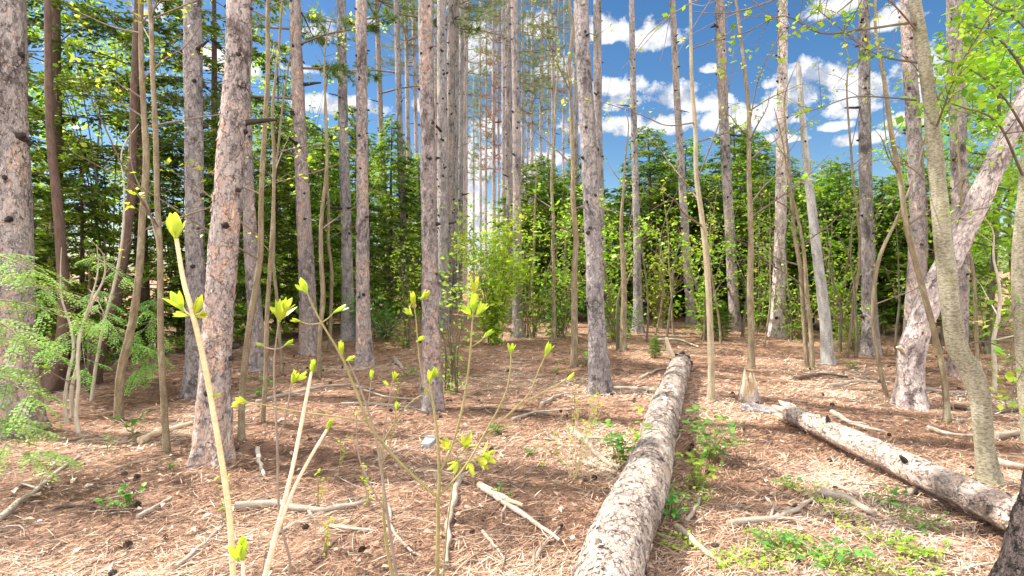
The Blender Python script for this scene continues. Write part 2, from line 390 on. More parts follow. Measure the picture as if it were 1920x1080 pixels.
N = 2400
x, y, z = scatter(N, 1.4, 14, .85)
mb = MB()
for k in range(N):
    a = rng.random() * 6.28; L = rng.uniform(.06, .2) + (rng.uniform(0, .35) if rng.random() < .3 else 0); mk = int(rng.random() < .45)
    p0 = np.array([x[k], y[k], z[k] + .022]); dd = np.array([math.cos(a), math.sin(a), rng.normal(0, .06)])
    pm = p0 + dd * L * .5 + np.array([rng.normal(0, .02), rng.normal(0, .02), .008])
    mb.tube([p0, pm, p0 + dd * L], [.0028 * (1 + y[k] * .06), .0024 * (1 + y[k] * .06), .0012], 4, 4, cap=False, m=mk)
tag(mb.build('twig_litter', [M['stick'], M['stick_dark']]), 'thin broken twigs strewn over the needle floor', 'twig litter', kind='stuff')

# ------------------------------------------------------------------ pines
def pine_crown(seed, H=8.0, R0=2.3, needle='needle', dens=1.0):
    g = np.random.default_rng(seed)
    mb = MB()
    P, D, T = [], [], []
    nw = int(H / .5)
    for k in range(nw):
        f = k / nw; zz = f * H
        for b in range(g.integers(3, 6)):
            a = g.random() * 6.28; L = R0 * (1 - f * .78) * g.uniform(.55, 1.1)
            e = g.uniform(-.05, .35)
            d0 = np.array([math.cos(a), math.sin(a), e])
            path = np.array([[0, 0, zz], d0 * L * .5 + [0, 0, zz - .05], d0 * L + [0, 0, zz + .12 * L]])
            C, TT, r = mb.tube(path, [.028 * (1 - f * .6), .016, .005], 4, 6, cap=False, m=1)
            nt_ = int(L * 7 * dens) + 3
            for q in range(nt_):
                t = g.uniform(.3, 1.0); idx = min(int(t * 5), 5)
                c = C[idx] + g.normal(0, .16, 3) * [1, 1, .6]
                m_ = 15
                dv = unit(g.normal(0, 1, (m_, 3)) + unit(d0) * .9 + [0, 0, .35])
                P.append(np.tile(c, (m_, 1))); D.append(dv); T.append(np.clip(g.normal(.5, .2) + g.normal(0, .12, m_), 0, 1))
    P = np.vstack(P); D = np.vstack(D); T = np.concatenate(T)
    mb.leaves(P, D, g.normal(0, 1, P.shape), g.uniform(.13, .2, len(P)), .013, T, fold=.1)
    o = mb.build('crown', [M[needle], M['twig']])
    me = o.data; bpy.data.objects.remove(o)
    return me
CROWNS = [pine_crown(s) for s in (1, 2, 3, 4)]
CROWN_DEAD = pine_crown(9, 8.5, 1.3, 'dead_needle', .4)
CROWN_THIN = [pine_crown(12, 8.0, 1.7, 'needle', .45), pine_crown(13, 8.0, 1.5, 'needle', .4)]

def link_mesh(name, me, parent, loc=(0, 0, 0), rz=0.0, sc=1.0):
    o = bpy.data.objects.new(name, me); COL.objects.link(o); o.parent = parent
    o.location = Vector(loc); o.rotation_euler = (0, 0, rz); o.scale = (sc, sc, sc) if np.isscalar(sc) else sc
    return o

def needle_branch(parent, base, root, az, L, r=.02, rise=.1, tufts=26, seed=0, mat='needle', name='dead_branch', bare=False):
    g = np.random.default_rng(seed)
    mb = MB()
    d0 = np.array([math.cos(az), math.sin(az), rise])
    path = np.array([root, root + d0 * L * .4 + [0, 0, .03], root + d0 * L * .75 + [0, 0, -.02 * L], root + d0 * L + [0, 0, .02]]) - base
    C, T, rr = mb.tube(path, [r, r * .7, r * .4, r * .15], 5, 10, rough=.1, cap=False, m=1)
    P, D, TT = [], [], []
    for q in range(int(L * 8)):
        i = g.integers(2, 10); sd = g.choice([-1, 1])
        side = unit(np.array([-d0[1] * sd, d0[0] * sd, g.uniform(-.4, .3)]) + unit(d0) * .6)
        l2 = g.uniform(.2, .55) * (1.2 - i / 10)
        C2, _, _ = mb.tube([C[i], C[i] + side * l2 * .5, C[i] + side * l2 + [0, 0, g.uniform(-.08, .05)]], [r * .3, r * .2, .002], 4, 5, cap=False, m=1)
        if not bare:
            for c in C2[1:]:
                m_ = 14
                P.append(np.tile(c, (m_, 1))); D.append(unit(g.normal(0, 1, (m_, 3)) + side)); TT.append(np.clip(g.normal(.55, .25) + g.normal(0, .1, m_), 0, 1))
    if P:
        P = np.vstack(P); D = np.vstack(D)
        mb.leaves(P, D, g.normal(0, 1, P.shape), g.uniform(.08, .15, len(P)), .016, np.concatenate(TT), fold=.1)
    return mb.build(name, [M[mat], M['twig']], parent)

pine_n = 0
def pine(label, Y, pts, mat='pine', H=18.0, crown='auto', sides=None, z0=None, base_y=None, lean_end=None, flare=.28, stubs=True, group='tall red pines of the plantation', branches=()):
    """A pine at depth Y; pts are (column, row, width) in the 1920x1080 view, base first."""
    global pine_n; pine_n += 1
    g = np.random.default_rng(100 + pine_n)
    P, rad = [], []
    for (px, py, w) in pts:
        P.append(at(px, py, Y)); rad.append(w * .5 / F * Y / math.hypot(1, (px - CX) / F))
    P = np.array(P)
    base = P[0].copy(); base[2] = float(gz(base[0], base[1]))
    dirb = P[0] - P[1]; dirb = dirb / abs(dirb[2]) if abs(dirb[2]) > .05 else np.array([0, 0, -1.])
    foot = P[0] + dirb * max(0, P[0][2] - base[2] + .12); foot[2] = base[2] - .12
    pts3 = [foot] + [q for q in P if q[2] > base[2] + .1]; rads = [rad[0]] + [r for q, r in zip(P, rad) if q[2] > base[2] + .1]
    top = pts3[-1]; dz = top[2] - pts3[-3][2] if len(pts3) > 2 else top[2] - pts3[-2][2]
    up = (top - (pts3[-3] if len(pts3) > 2 else pts3[-2])) / max(dz, .1); up[0] *= .5; up[1] *= .5; up[2] = 1
    nb = len(pts3)
    if H > top[2] + 1:
        for k in (.35, .7, 1.0):
            zz = top[2] + (H - top[2]) * k
            pts3.append(top + up * (zz - top[2])); rads.append(max(rads[nb - 1] * (1 - .88 * k), .02))
    root = thing('red_pine', label, 'pine tree', base, group)
    near = Y < 9
    mb = MB()
    L = H
    n = int(L / (.12 if near else .3)) + 6
    C, T, r = mb.tube(np.array(pts3) - base, rads, sides or (28 if near else 14), n, rough=.07 if near else .05, flare=flare, cap=False)
    if Y < 8.5:
        mv = C[:, 2] < CH + .6 * Y
        mb.flakes(C[mv], T[mv], r[mv], int(420 * (5 / Y)), g, .028 if mat != 'pine_big' else .034)
    if stubs:
        zt = g.uniform(.5, 1.2); zmax = CH + .55 * Y + 1
        while zt < min(zmax, H - 3):
            i = int(np.argmin(np.abs(C[:, 2] - zt)))
            for q in range(g.integers(1, 4)):
                a = g.uniform(0, 6.28); dv = np.array([math.cos(a), math.sin(a), g.uniform(-.1, .3)])
                rs = r[i] * g.uniform(.13, .25)
                Ls = g.uniform(.01, .05) + (g.uniform(.05, .3) if g.random() < (.02 if near else .12) else 0)
                p0 = C[i] + dv * r[i] * .85 + [0, 0, g.uniform(-.08, .08)]
                mb.tube([p0, p0 + dv * (r[i] * .17 + Ls * .5), p0 + dv * (r[i] * .2 + Ls)], [rs * 1.3, rs, rs * .5], 6, 4, rough=.2, m=1)
            zt += g.uniform(.28, .55)
    mb.build('trunk', [M[mat], M['stub']], root)
    if crown is not None:
        zc = (H - 7.2) if z0 is None else z0
        ctr = C[int(np.argmin(np.abs(C[:, 2] + base[2] - zc - 2)))]
        me = CROWNS[pine_n % 4] if crown == 'auto' else crown
        sc = (H - zc) / 7.6
        link_mesh('crown', me, root, (ctr[0], ctr[1], zc - base[2]), g.random() * 6.28, (min(sc, 1.15), min(sc, 1.15), sc))
    for (br, az, Lb, bare) in branches:
        p = at(pts[-1][0], br, Y)
        i = int(np.argmin(np.abs(C[:, 2] + base[2] - p[2])))
        needle_branch(root, np.zeros(3), C[i], R(az), Lb, .012 + .0012 * Y, g.uniform(-.1, .2), seed=int(g.integers(1e6)), bare=bare)
    return root

pine('thick red pine at the far left edge behind the feathery cedar sprays', 4.85, [(32, 812, 96), (28, 640, 84), (24, 400, 80), (14, 150, 80), (10, 0, 82)], 'pine_big')
pine('straight pine standing just left of and behind the thickest flaky trunk', 6.2, [(366, 742, 40), (366, 540, 37), (364, 250, 36), (361, 0, 35)], 'pine_grey')
pine('thickest flaky red pine with dark plated foot behind the tall tan shoot', 4.03, [(396, 872, 72), (402, 740, 62), (414, 540, 58), (428, 350, 56), (440, 180, 50), (450, 0, 48)], 'pine_big', sides=40)
pine('reddish pine half hidden behind the right side of the thickest trunk', 7.7, [(487, 697, 32), (476, 560, 28), (467, 400, 26), (459, 200, 24), (454, 0, 22)], 'pine')
pine('pine with needled side branches up high, leaning slightly left', 9.1, [(580, 666, 36), (575, 520, 32), (566, 330, 27), (558, 150, 24), (553, 0, 22)], 'pine', branches=[(40, 165, 2.2, False), (120, 20, 1.6, False), (175, 200, 2.0, False), (70, 340, 1.8, False), (5, 100, 2, False)])
pine('slim grey pine, left one of a close pair, its foot further back', 10.7, [(653, 642, 26), (650, 450, 21), (644, 250, 19), (640, 0, 17)], 'pine_grey')
pine('reddish brown pine, right one of a close pair, its foot nearer', 8.1, [(682, 686, 30), (680, 500, 25), (679, 250, 22), (677, 0, 20)], 'pine')
pine('thin pine rising from the leafy bushes right of the close pair', 16.5, [(726, 595, 14), (720, 400, 12), (713, 200, 10), (706, 0, 9)], 'pine', z0=9.2, branches=[(60, 200, 2.2, False), (180, 330, 2.6, True)])
pine('thin pine second to the right of the close pair, knotty and dark', 15.5, [(760, 600, 15), (756, 450, 14), (750, 250, 12), (743, 0, 10)], 'pine_grey', z0=9.6, branches=[(30, 20, 2.4, False), (130, 160, 2.8, False)])
pine('slender pine with bare twigs just left of the middle row', 22, [(772, 570, 10), (768, 400, 9), (764, 200, 8), (761, 0, 7)], 'pine', branches=[(90, 10, 2.2, True)])
pine('very thin pine tight against the left side of the middle trunk', 26, [(790, 560, 9), (784, 400, 8), (779, 200, 7), (774, 0, 6)], 'pine', branches=[(120, 170, 2.0, True)])
pine('bare middle pine, nearest of its row, with many black knots', 5.55, [(810, 770, 40), (808, 640, 34), (805, 450, 30), (802, 250, 28), (797, 0, 27)], 'pine', sides=32)
pine('second pine in the middle row, edged by light on its left', 12.5, [(832, 620, 21), (831, 400, 20), (829, 200, 19), (828, 0, 18)], 'pine_grey')
pine('third pine in the middle row, orange tinged lower down', 14, [(838, 607, 18), (842, 400, 17), (845, 200, 15), (847, 0, 14)], 'pine')
pine('fourth pine in the middle row, half covered by the third', 19, [(851, 579, 12), (853, 350, 12), (855, 150, 11), (856, 0, 10)], 'pine_grey')
pine('fifth pine in the middle row, beside the strip of bright sky', 21, [(861, 571, 12), (863, 350, 11), (865, 150, 9), (867, 0, 8)], 'pine_grey', branches=[(60, 30, 2.2, True)])
pine('sixth pine in the middle row, thin and far, at the bright gap', 34, [(873, 544, 7), (874, 350, 6), (875, 150, 5), (876, 0, 4)], 'pine', crown=CROWN_THIN[0], H=22, z0=11)
pine('distant pine thread behind the third pine of the middle row', 36, [(818, 542, 6), (817, 350, 6), (817, 150, 5), (817, 0, 4)], 'pine', crown=CROWN_THIN[1], H=22, z0=13)
pine('far pine with a thin browned crown right of the bright gap', 31, [(927, 548, 8), (926, 350, 7), (925, 150, 6), (924, 0, 4)], 'pine', crown=CROWN_DEAD, H=17.5, z0=7.2)
pine('far thin pine just left of the browned pine', 40, [(911, 538, 6), (911, 350, 5), (912, 150, 4), (912, 0, 3)], 'pine', crown=CROWN_THIN[1], H=20, z0=8)
pine('thin pine between the browned crown and the paired pines', 27, [(944, 556, 9), (944, 350, 8), (944, 150, 7), (943, 0, 6)], 'pine_grey', crown=CROWN_THIN[0], H=20, z0=13)
pine('pine close behind the left side of the short paired trunk', 15, [(956, 600, 15), (956, 400, 13), (955, 150, 11), (955, 0, 9)], 'pine_grey')
pine('thread thin distant pine standing alone in the bright gap', 46, [(888, 533, 4), (888, 350, 4), (888, 200, 3), (888, 120, 2)], 'pine_grey', crown=CROWN_THIN[1], H=17, z0=9, stubs=False)
pine('distant pine at the right side of the bright gap', 38, [(901, 540, 5), (901, 350, 5), (900, 150, 4), (900, 0, 3)], 'pine_grey', crown=CROWN_THIN[0], H=20, z0=12, stubs=False)
pine('distant pine close behind the browned pine, right of it', 36, [(935, 542, 6), (935, 350, 5), (934, 150, 5), (934, 0, 4)], 'pine', crown=CROWN_THIN[1], H=20, z0=12, stubs=False)
pine('distant pine in the gap between the paired pines and the browned pine', 33, [(950, 546, 6), (950, 350, 6), (950, 150, 5), (949, 0, 4)], 'pine_grey', crown=CROWN_THIN[0], H=21, z0=13, stubs=False)
pine('distant pine right beside the dark footed pine', 32, [(980, 547, 6), (980, 350, 6), (980, 150, 5), (979, 0, 4)], 'pine', crown=CROWN_THIN[1], H=21, z0=12, stubs=False)
pine('distant pine left of the slim far pine with needle tufts', 41, [(1026, 537, 5), (1027, 350, 5), (1028, 150, 4), (1029, 0, 3)], 'pine', crown=CROWN_THIN[0], H=20, z0=12, stubs=False)
pine('distant pine between the needle tufts and the greenish straight sapling', 36, [(1055, 542, 6), (1056, 350, 5), (1057, 150, 4), (1058, 0, 3)], 'pine_grey', crown=CROWN_THIN[1], H=20, z0=12, stubs=False)
pine('distant pine between the fifth and the sixth of the middle row', 30, [(869, 550, 7), (870, 350, 6), (871, 150, 6), (872, 0, 5)], 'pine_grey', crown=CROWN_THIN[0], H=21, z0=14, stubs=False)
pine('dark footed pine in the middle right of the bright leafy shrub', 11.0, [(971, 637, 22), (970, 450, 17), (968, 200, 15), (964, 0, 13)], 'pine')
pine('hair thin far pine first right of the dark footed pine', 40, [(989, 538, 5), (989, 350, 4), (989, 150, 3), (989, 20, 3)], 'pine', crown=CROWN_THIN[0], H=19, z0=9)
pine('far pine with a sparse crown second right of the dark footed pine', 30, [(996, 550, 8), (997, 350, 7), (998, 150, 6), (999, 0, 5)], 'pine', crown=CROWN_THIN[1], H=19, z0=9.5)
pine('far knotty pine third right of the dark footed pine', 29, [(1012, 552, 8), (1013, 350, 7), (1015, 150, 6), (1018, 0, 5)], 'pine_grey', crown=CROWN_THIN[0], H=20, z0=10, branches=[(100, 200, 2, True)])
pine('slim far pine with needle tufts left of the lilac grey trunk', 24, [(1039, 562, 10), (1038, 350, 8), (1037, 150, 7), (1036, 0, 6)], 'pine_grey', crown=CROWN_THIN[1], H=18, z0=9.5)
pine('pale pine showing only beside the left edge of the lilac trunk', 18, [(1084, 583, 12), (1082, 400, 11), (1080, 250, 9), (1079, 0, 8)], 'pine_grey')
pine('lilac grey pine with a kinked trunk left of the big fallen log', 6.25, [(1124, 740, 38), (1119, 620, 34), (1112, 450, 31), (1104, 280, 30), (1095, 130, 28), (1090, 0, 27)], 'pine_grey', sides=32)
pine('pine emerging behind the upper right side of the lilac trunk', 12.3, [(1130, 622, 19), (1126, 450, 18), (1121, 250, 17), (1120, 0, 15)], 'pine_grey')
pine('slender pine over the tangle of bare stems, left of the log end', 12.0, [(1197, 626, 19), (1194, 450, 14), (1189, 250, 12), (1184, 0, 10)], 'pine_grey')
pine('slender leaning pine straight above the far end of the big log', 13.6, [(1297, 612, 19), (1286, 450, 16), (1272, 230, 13), (1261, 0, 11)], 'pine')
pine('pinkish pine above the small conifer seedling, right of the big log', 12.4, [(1379, 622, 22), (1371, 480, 20), (1359, 260, 19), (1349, 0, 18)], 'pine')
pine('sunlit pine with a white lit left edge and a spreading foot', 11.2, [(1457, 636, 30), (1462, 480, 24), (1466, 250, 21), (1468, 0, 18)], 'pine_pale')
pine('straight dark grey pine between the dead snag and the leaning trunk', 9.1, [(1634, 668, 33), (1628, 500, 29), (1622, 280, 25), (1620, 0, 22)], 'pine_grey')
pine('reddish pine rising behind the foot of the leaning trunk', 7.8, [(1707, 694, 40), (1716, 560, 38), (1722, 420, 36), (1712, 220, 30), (1700, 0, 26)], 'pine')
pine('blotchy pine crossed by the leaning trunk near the right edge', 7.4, [(1795, 704, 36), (1801, 500, 34), (1797, 250, 33), (1789, 0, 31)], 'pine')

# leaning pine
Y = 5.9
base = gp(1706, 756)
root = thing('leaning_pine', 'pale thick pine trunk leaning steeply towards the right edge', 'pine tree', base)
mb = MB()
lp = [(1706, 775, 54), (1706, 720, 50), (1710, 660, 52), (1732, 590, 52), (1765, 520, 50), (1812, 425, 47), (1855, 330, 44), (1905, 225, 41), (1965, 95, 38), (2040, -60, 32), (2100, -180, 26)]
P = np.array([at(a, b, Y - .06 * max(0, (720 - b) / 100)) for a, b, w in lp]); rr_ = [w * .5 / F * Y * .8 for a, b, w in lp]
C, T, r = mb.tube(P - base, rr_, 32, 80, rough=.09, flare=.2, cap=False)
mb.flakes(C, T, r, 420, np.random.default_rng(73), .045)
mb.build('trunk', [M['pine_pale']], root)
mb = MB(); p0 = at(1688, 655, Y - .05) - base
mb.tube([p0 + [.06, 0, -.02], p0, p0 + [-.05, -.02, .03]], [.05, .03, .012], 8, 6, rough=.3)
mb.build('branch_stub', [M['wood']], root)
link_mesh('crown', CROWN_THIN[0], root, P[-1] - base + [0.3, 0, -.5], 1.0, .8)

# dead snag
Y = 8.3; base = gp(1553, 682)
root = thing('dead_snag', 'bare silver grey dead snag with a snapped off top', 'dead tree', base)
mb = MB()
sp = [(1553, 688, 24), (1547, 600, 22), (1535, 500, 20), (1522, 390, 18), (1512, 300, 15), (1503, 200, 12), (1497, 125, 11)]
C, T, r = mb.tube(np.array([at(a, b, Y) for a, b, w in sp]) - base, [w * .5 / F * Y * .87 for a, b, w in sp], 18, 60, rough=.06, flare=.15)
mb.build('trunk', [M['snag']], root)
mb = MB()
tp = C[-1]
for k in range(5):
    o_ = np.array([rng.normal(0, .018), rng.normal(0, .018), 0]); h = rng.uniform(.06, .2)
    mb.tube([tp + o_ - [0, 0, .06], tp + o_ + [0, 0, h * .5], tp + o_ * 1.3 + [0, 0, h]], [.022, .015, .003], 5, 4)
mb.build('splintered_top', [M['snag']], root)
for k, (i, a) in enumerate(((9, 2.6), (16, .4), (22, 3.4), (29, 5.6), (36, 2.2), (44, 4.4), (50, .2))):
    mb = MB(); nv = np.array([math.cos(a), math.sin(a), .25]); p0 = C[i] + nv * r[i] * .85; Lk = (.03, .09, .04, .06, .16, .03, .05)[k]
    mb.tube([p0, p0 + nv * (.01 + Lk * .5), p0 + nv * (.015 + Lk)], [.018, .012, .006], 6, 5, rough=.2)
    mb.build('branch_stub', [M['stub'] if k % 2 else M['stick']], root)

# bent beech and the right edge trunks
def bent_tree(name, label, cat, Y, pts, mat, sides=20, n=70, rough=.05, flare=.0, group=None, yvar=None):
    base = at(pts[0][0], pts[0][1], Y); base[2] = float(gz(base[0], base[1]))
    root = thing(name, label, cat, base, group)
    mb = MB()
    P = np.array([at(p[0], p[1], Y if yvar is None else Y + yvar * (pts[0][1] - p[1]) / 1000) for p in pts]) - base
    P[0][2] = min(P[0][2], -.05)
    C, T, r = mb.tube(P, [p[2] * .5 / F * Y / math.hypot(1, (p[0] - CX) / F) for p in pts], sides, n, rough=rough, flare=flare)
    mb.build('trunk', [M[mat]], root)
    return root, base, C

beech_pts = [(1856, 915, 44), (1845, 830, 40), (1838, 750, 42), (1822, 700, 48), (1797, 655, 44), (1785, 590, 40), (1772, 480, 38), (1757, 330, 33), (1745, 200, 29), (1728, 80, 26), (1712, -20, 23), (1690, -200, 18), (1680, -420, 12)]
beech, beech_b, beech_C = bent_tree('bent_beech', 'smooth olive grey young beech with an S bend near its foot', 'tree', 3.75, beech_pts, 'beech', 26, 90, .05, .12)
edge, edge_b, edge_C = bent_tree('edge_sapling_tree', 'brown banded young trunk cut by the right edge above mid height', 'tree', 4.6, [(1934, 812, 40), (1924, 700, 38), (1914, 560, 36), (1913, 470, 33), (1920, 380, 30), (1934, 200, 26), (1940, -50, 20), (1935, -300, 14)], 'beech', 22, 70)
dark, dark_b, dark_C = bent_tree('dark_trunk', 'dark deeply furrowed trunk in the bottom right corner', 'tree', 2.35, [(1950, 1140, 190), (1952, 1050, 150), (1965, 940, 120), (1985, 820, 105), (2000, 600, 100), (2010, 200, 90), (2010, -400, 75)], 'dark_bark', 36, 120, .12, .15)

# ------------------------------------------------------------------ leafy branches
def leafy(parent, base, path, r0, mat_w, mat_l, nl=30, Ls=.06, t0=.3, seed=0, side=5, sub='leaves', clump=4, drop=.0, spread=.07):
    """One branch with side twigs; its leaves are a sub-part."""
    g = np.random.default_rng(seed)
    mb = MB(); path = np.asarray(path, float)
    n = max(8, len(path) * 4)
    C, T, r = mb.tube(path - base, np.linspace(r0, r0 * .2, len(path)), 6, n, rough=.08, cap=False)
    tips = [C[-1]]
    for q in range(side):
        i = g.integers(int(n * t0), n); dv = unit(T[i] * .7 + g.normal(0, .6, 3))
        l2 = g.uniform(.12, .4) * min(1.4, .4 + np.linalg.norm(C[-1] - C[0]) * .3)
        C2, _, _ = mb.tube([C[i], C[i] + dv * l2 * .5, C[i] + dv * l2 + [0, 0, g.uniform(-.05, .08)]], [r[i] * .55, r[i] * .4, .0012], 4, 5, cap=False)
        tips += [C2[2], C2[4], C2[4]]
    b = mb.build('branch', [M[mat_w]], parent)
    if nl:
        mb = MB(); P, D = [], []
        for q in range(max(1, nl // clump)):
            c = tips[g.integers(len(tips))] if g.random() < .75 else C[g.integers(int(n * t0), n)]
            for k in range(clump):
                dv = unit(g.normal(0, 1, 3) * [1, 1, .55] + [0, 0, -drop])
                P.append(c + g.normal(0, spread * .5, 3)); D.append(dv)
        P = np.array(P); D = np.array(D); k = len(P)
        nn = unit(g.normal(0, .5, (k, 3)) + [0, 0, 1])
        L = g.uniform(.6, 1.15, k) * Ls
        mb.leaves(P, D, nn, L, L * g.uniform(.5, .8, k), np.clip(g.normal(.55, .25, k), 0, 1), fold=.15)
        mb.build(sub, [M[mat_l]], b)
    return b

sap_n = 0
def sapling(label, Y, pts, mat='sap', top=None, nb=9, leaf='young', nl=13, Ls=.055, blen=(.5, 1.5), group='thin saplings between the pines', name='sapling', sides=12, custom=(), brmat=None, t0=.25):
    global sap_n; sap_n += 1
    g = np.random.default_rng(500 + sap_n)
    base = at(pts[0][0], pts[0][1], Y); base[2] = float(gz(base[0], base[1]))
    root = thing(name, label, 'sapling', base, group)
    P = np.array([at(p[0], p[1], Y) for p in pts]) - base; P[0][2] = -.05
    w = [p[2] * .5 / F * Y / math.hypot(1, (p[0] - CX) / F) for p in pts]
    if top:
        up = unit(P[-1] - P[-2]); P = np.vstack([P, P[-1] + up * top * .5, P[-1] + up * top + [g.normal(0, .2), g.normal(0, .2), 0]]); w += [w[-1] * .7, w[-1] * .3]
    mb = MB()
    n = max(24, int(np.linalg.norm(P[-1] - P[0]) / .09))
    # a slightly crooked stem
    S = smooth_path(P, max(8, n // 5)); S[1:-1] += g.normal(0, .012 * (Y ** .5) * .4, (len(S) - 2, 3))
    wi = np.interp(np.linspace(0, 1, len(S)), np.linspace(0, 1, len(w)), w)
    C, T, r = mb.tube(S, wi, sides, n, rough=.07, flare=.09)
    mb.build('stem', [M[mat]], root)
    for q in range(nb):
        i = g.integers(int(n * t0), n - 1); a = g.uniform(0, 6.28)
        L = g.uniform(*blen) * (1.15 - .6 * i / n)
        dv = unit([math.cos(a), math.sin(a) * .7, g.uniform(.15, .9)])
        dv2 = unit(dv + [0, 0, g.uniform(-.3, .5)])
        path = np.array([C[i], C[i] + dv * L * .4, C[i] + dv * L * .7 + g.normal(0, .03, 3), C[i] + dv * L * .7 + dv2 * L * .35])
        leafy(root, np.zeros(3), path, max(r[i] * .42, .0022), brmat or ('twig' if mat != 'pale_twig' else mat), leaf, nl, Ls, seed=int(g.integers(1e6)), side=7)
    for (pp, r0, nl2) in custom:
        leafy(root, base, np.array([at(*p) for p in pp]), r0, 'twig', leaf, int(nl2 * 2.2), Ls, seed=int(g.integers(1e6)), side=7)
    return root

sapling('wavy olive sapling left of the cluster of thin stems at the cedar', 5.2, [(222, 793, 19), (228, 700, 17), (246, 600, 15), (262, 500, 14), (276, 340, 11), (268, 200, 9), (262, 0, 8)], 'sap', 2.5, 10)
sapling('straight sapling between the wavy one and the thickest pine', 4.2, [(314, 858, 15), (309, 720, 13), (306, 600, 12), (300, 450, 11), (291, 320, 10), (288, 200, 9), (281, 0, 7)], 'sap', 2.5, 10)
sapling('forking grey sapling just right of the thickest pine', 4.5, [(452, 838, 13), (458, 720, 13), (470, 590, 12), (484, 470, 10), (493, 330, 9), (500, 180, 8), (508, 0, 6)], 'sap', 2, 10)
sapling('slim tan sapling behind the fan of buds right of the thickest pine', 5.0, [(492, 802, 9), (496, 700, 9), (504, 540, 8), (511, 380, 7), (512, 250, 6), (524, 80, 5), (530, 0, 4)], 'sap', 1.5, 5)
sapling('crooked thin sapling in front of the left leaning branched pine', 7.0, [(598, 716, 9), (600, 620, 9), (606, 540, 10), (600, 440, 8), (612, 330, 7), (611, 220, 6), (610, 130, 4)], 'sap', .8, 5)
sapling('straight greenish sapling left of the lilac grey pine', 7.9, [(1076, 692, 14), (1076, 520, 12), (1074, 300, 9), (1070, 100, 7), (1067, 0, 6)], 'sap', 2.5, 12, custom=[([(1073, 180, 7.9), (1040, 110, 7.7), (1000, 30, 7.5), (985, -10, 7.4)], .011, 16), ([(1074, 250, 7.9), (1060, 120, 7.6), (1010, 40, 7.3)], .009, 10)])
sapling('short greenish sapling right of the lilac grey pine', 9.4, [(1168, 662, 13), (1167, 520, 11), (1166, 400, 9), (1171, 320, 7), (1182, 240, 4)], 'sap', .4, 6)
sapling('pale sunlit sapling standing right beside the big fallen log', 5.8, [(1334, 762, 13), (1331, 640, 12), (1329, 540, 11), (1317, 440, 9), (1308, 330, 8), (1299, 180, 6), (1293, 0, 5)], 'sap_pale', 2, 12, brmat='twig', custom=[([(1302, 230, 5.8), (1250, 235, 5.6), (1200, 215, 5.4), (1120, 190, 5.2), (1060, 190, 5.1)], .009, 14), ([(1310, 330, 5.8), (1345, 240, 5.6), (1370, 150, 5.5), (1378, 60, 5.4)], .008, 16)])
sapling('brownish sapling above the broken white stump', 7.9, [(1408, 702, 14), (1409, 600, 13), (1406, 450, 11), (1403, 280, 9), (1400, 160, 8), (1384, 30, 6), (1376, -20, 5)], 'sap', 2, 12, custom=[([(1404, 240, 7.9), (1425, 140, 7.7), (1470, 60, 7.5), (1540, 20, 7.3)], .010, 20)])
sapling('left stem of the twin saplings beside the dead snag', 8.0, [(1514, 692, 9), (1508, 600, 9), (1500, 500, 9), (1490, 420, 8), (1480, 330, 6), (1475, 220, 4)], 'sap', .8, 5)
sapling('right stem of the twin saplings beside the dead snag', 7.9, [(1524, 696, 9), (1519, 600, 9), (1512, 520, 9), (1500, 450, 7), (1486, 370, 6), (1470, 280, 4)], 'sap', .6, 4)
sapling('curved sapling with yellow leaf pairs in front of the dark straight pine', 6.3, [(1665, 742, 9), (1651, 680, 9), (1641, 610, 9), (1637, 540, 9), (1652, 475, 8), (1680, 410, 6), (1715, 330, 5), (1740, 250, 4)], 'sap', .6, 4)
sapling('crooked sapling crossing before the leaning trunk near its foot', 5.3, [(1777, 788, 15), (1768, 700, 14), (1750, 640, 13), (1736, 560, 13), (1718, 500, 12), (1704, 440, 11), (1690, 390, 10), (1680, 300, 8), (1660, 180, 6), (1643, 30, 5), (1640, -40, 4)], 'sap', 1.5, 6, custom=[([(1683, 330, 5.3), (1660, 250, 5.2), (1655, 120, 5.1), (1645, 20, 5.0)], .007, 14)])
sapling('thin white stem forking beside the right edge trunk', 6.6, [(1864, 704, 9), (1867, 640, 9), (1873, 560, 9), (1868, 470, 8), (1860, 440, 5)], 'pale_twig', .3, 4, brmat='pale_twig', nl=4)
sapling('thin sapling rising behind the bent beech and the leaning trunk', 7.1, [(1832, 712, 8), (1830, 600, 8), (1815, 470, 7), (1800, 350, 6), (1790, 200, 5)], 'sap', 1.0, 6, 'maple', 16)
sapling('hair thin sapling left of the greenish sapling near the shrub', 10.6, [(1039, 641, 8), (1038, 500, 7), (1036, 350, 6), (1041, 200, 5), (1046, 60, 4)], 'sap', 1.5, 5)
sapling('hair thin sapling right beside the dark footed middle pine', 11.6, [(1000, 629, 6), (1000, 500, 6), (1002, 420, 5), (1006, 330, 4)], 'sap', .6, 4)
sapling('small dark forked sapling left of the slim grey pine', 9.6, [(617, 656, 7), (621, 560, 7), (618, 430, 6), (613, 300, 5), (611, 180, 4)], 'sap', .8, 5)
sapling('thin sapling behind the forked one, in shade below the cedars', 7.6, [(530, 697, 7), (521, 580, 7), (515, 450, 6), (519, 300, 5), (540, 130, 4)], 'sap', 1.0, 4)
sapling('greyish thin sapling in front of the leaning pine foot cluster', 8.8, [(1586, 670, 7), (1602, 560, 7), (1612, 430, 6), (1595, 300, 5), (1588, 120, 4)], 'sap', 1.0, 5, custom=[([(1600, 500, 8.8), (1570, 440, 8.7), (1540, 430, 8.6), (1510, 460, 8.5)], .012, 6)])
cl = [(128, 792, [(128, 792, 8), (124, 720, 7), (136, 650, 6), (120, 560, 5)]), (150, 812, [(150, 812, 8), (146, 740, 8), (148, 650, 7), (170, 560, 5)]), (139, 780, [(139, 780, 9), (141, 700, 8), (150, 620, 7), (185, 540, 5)])]
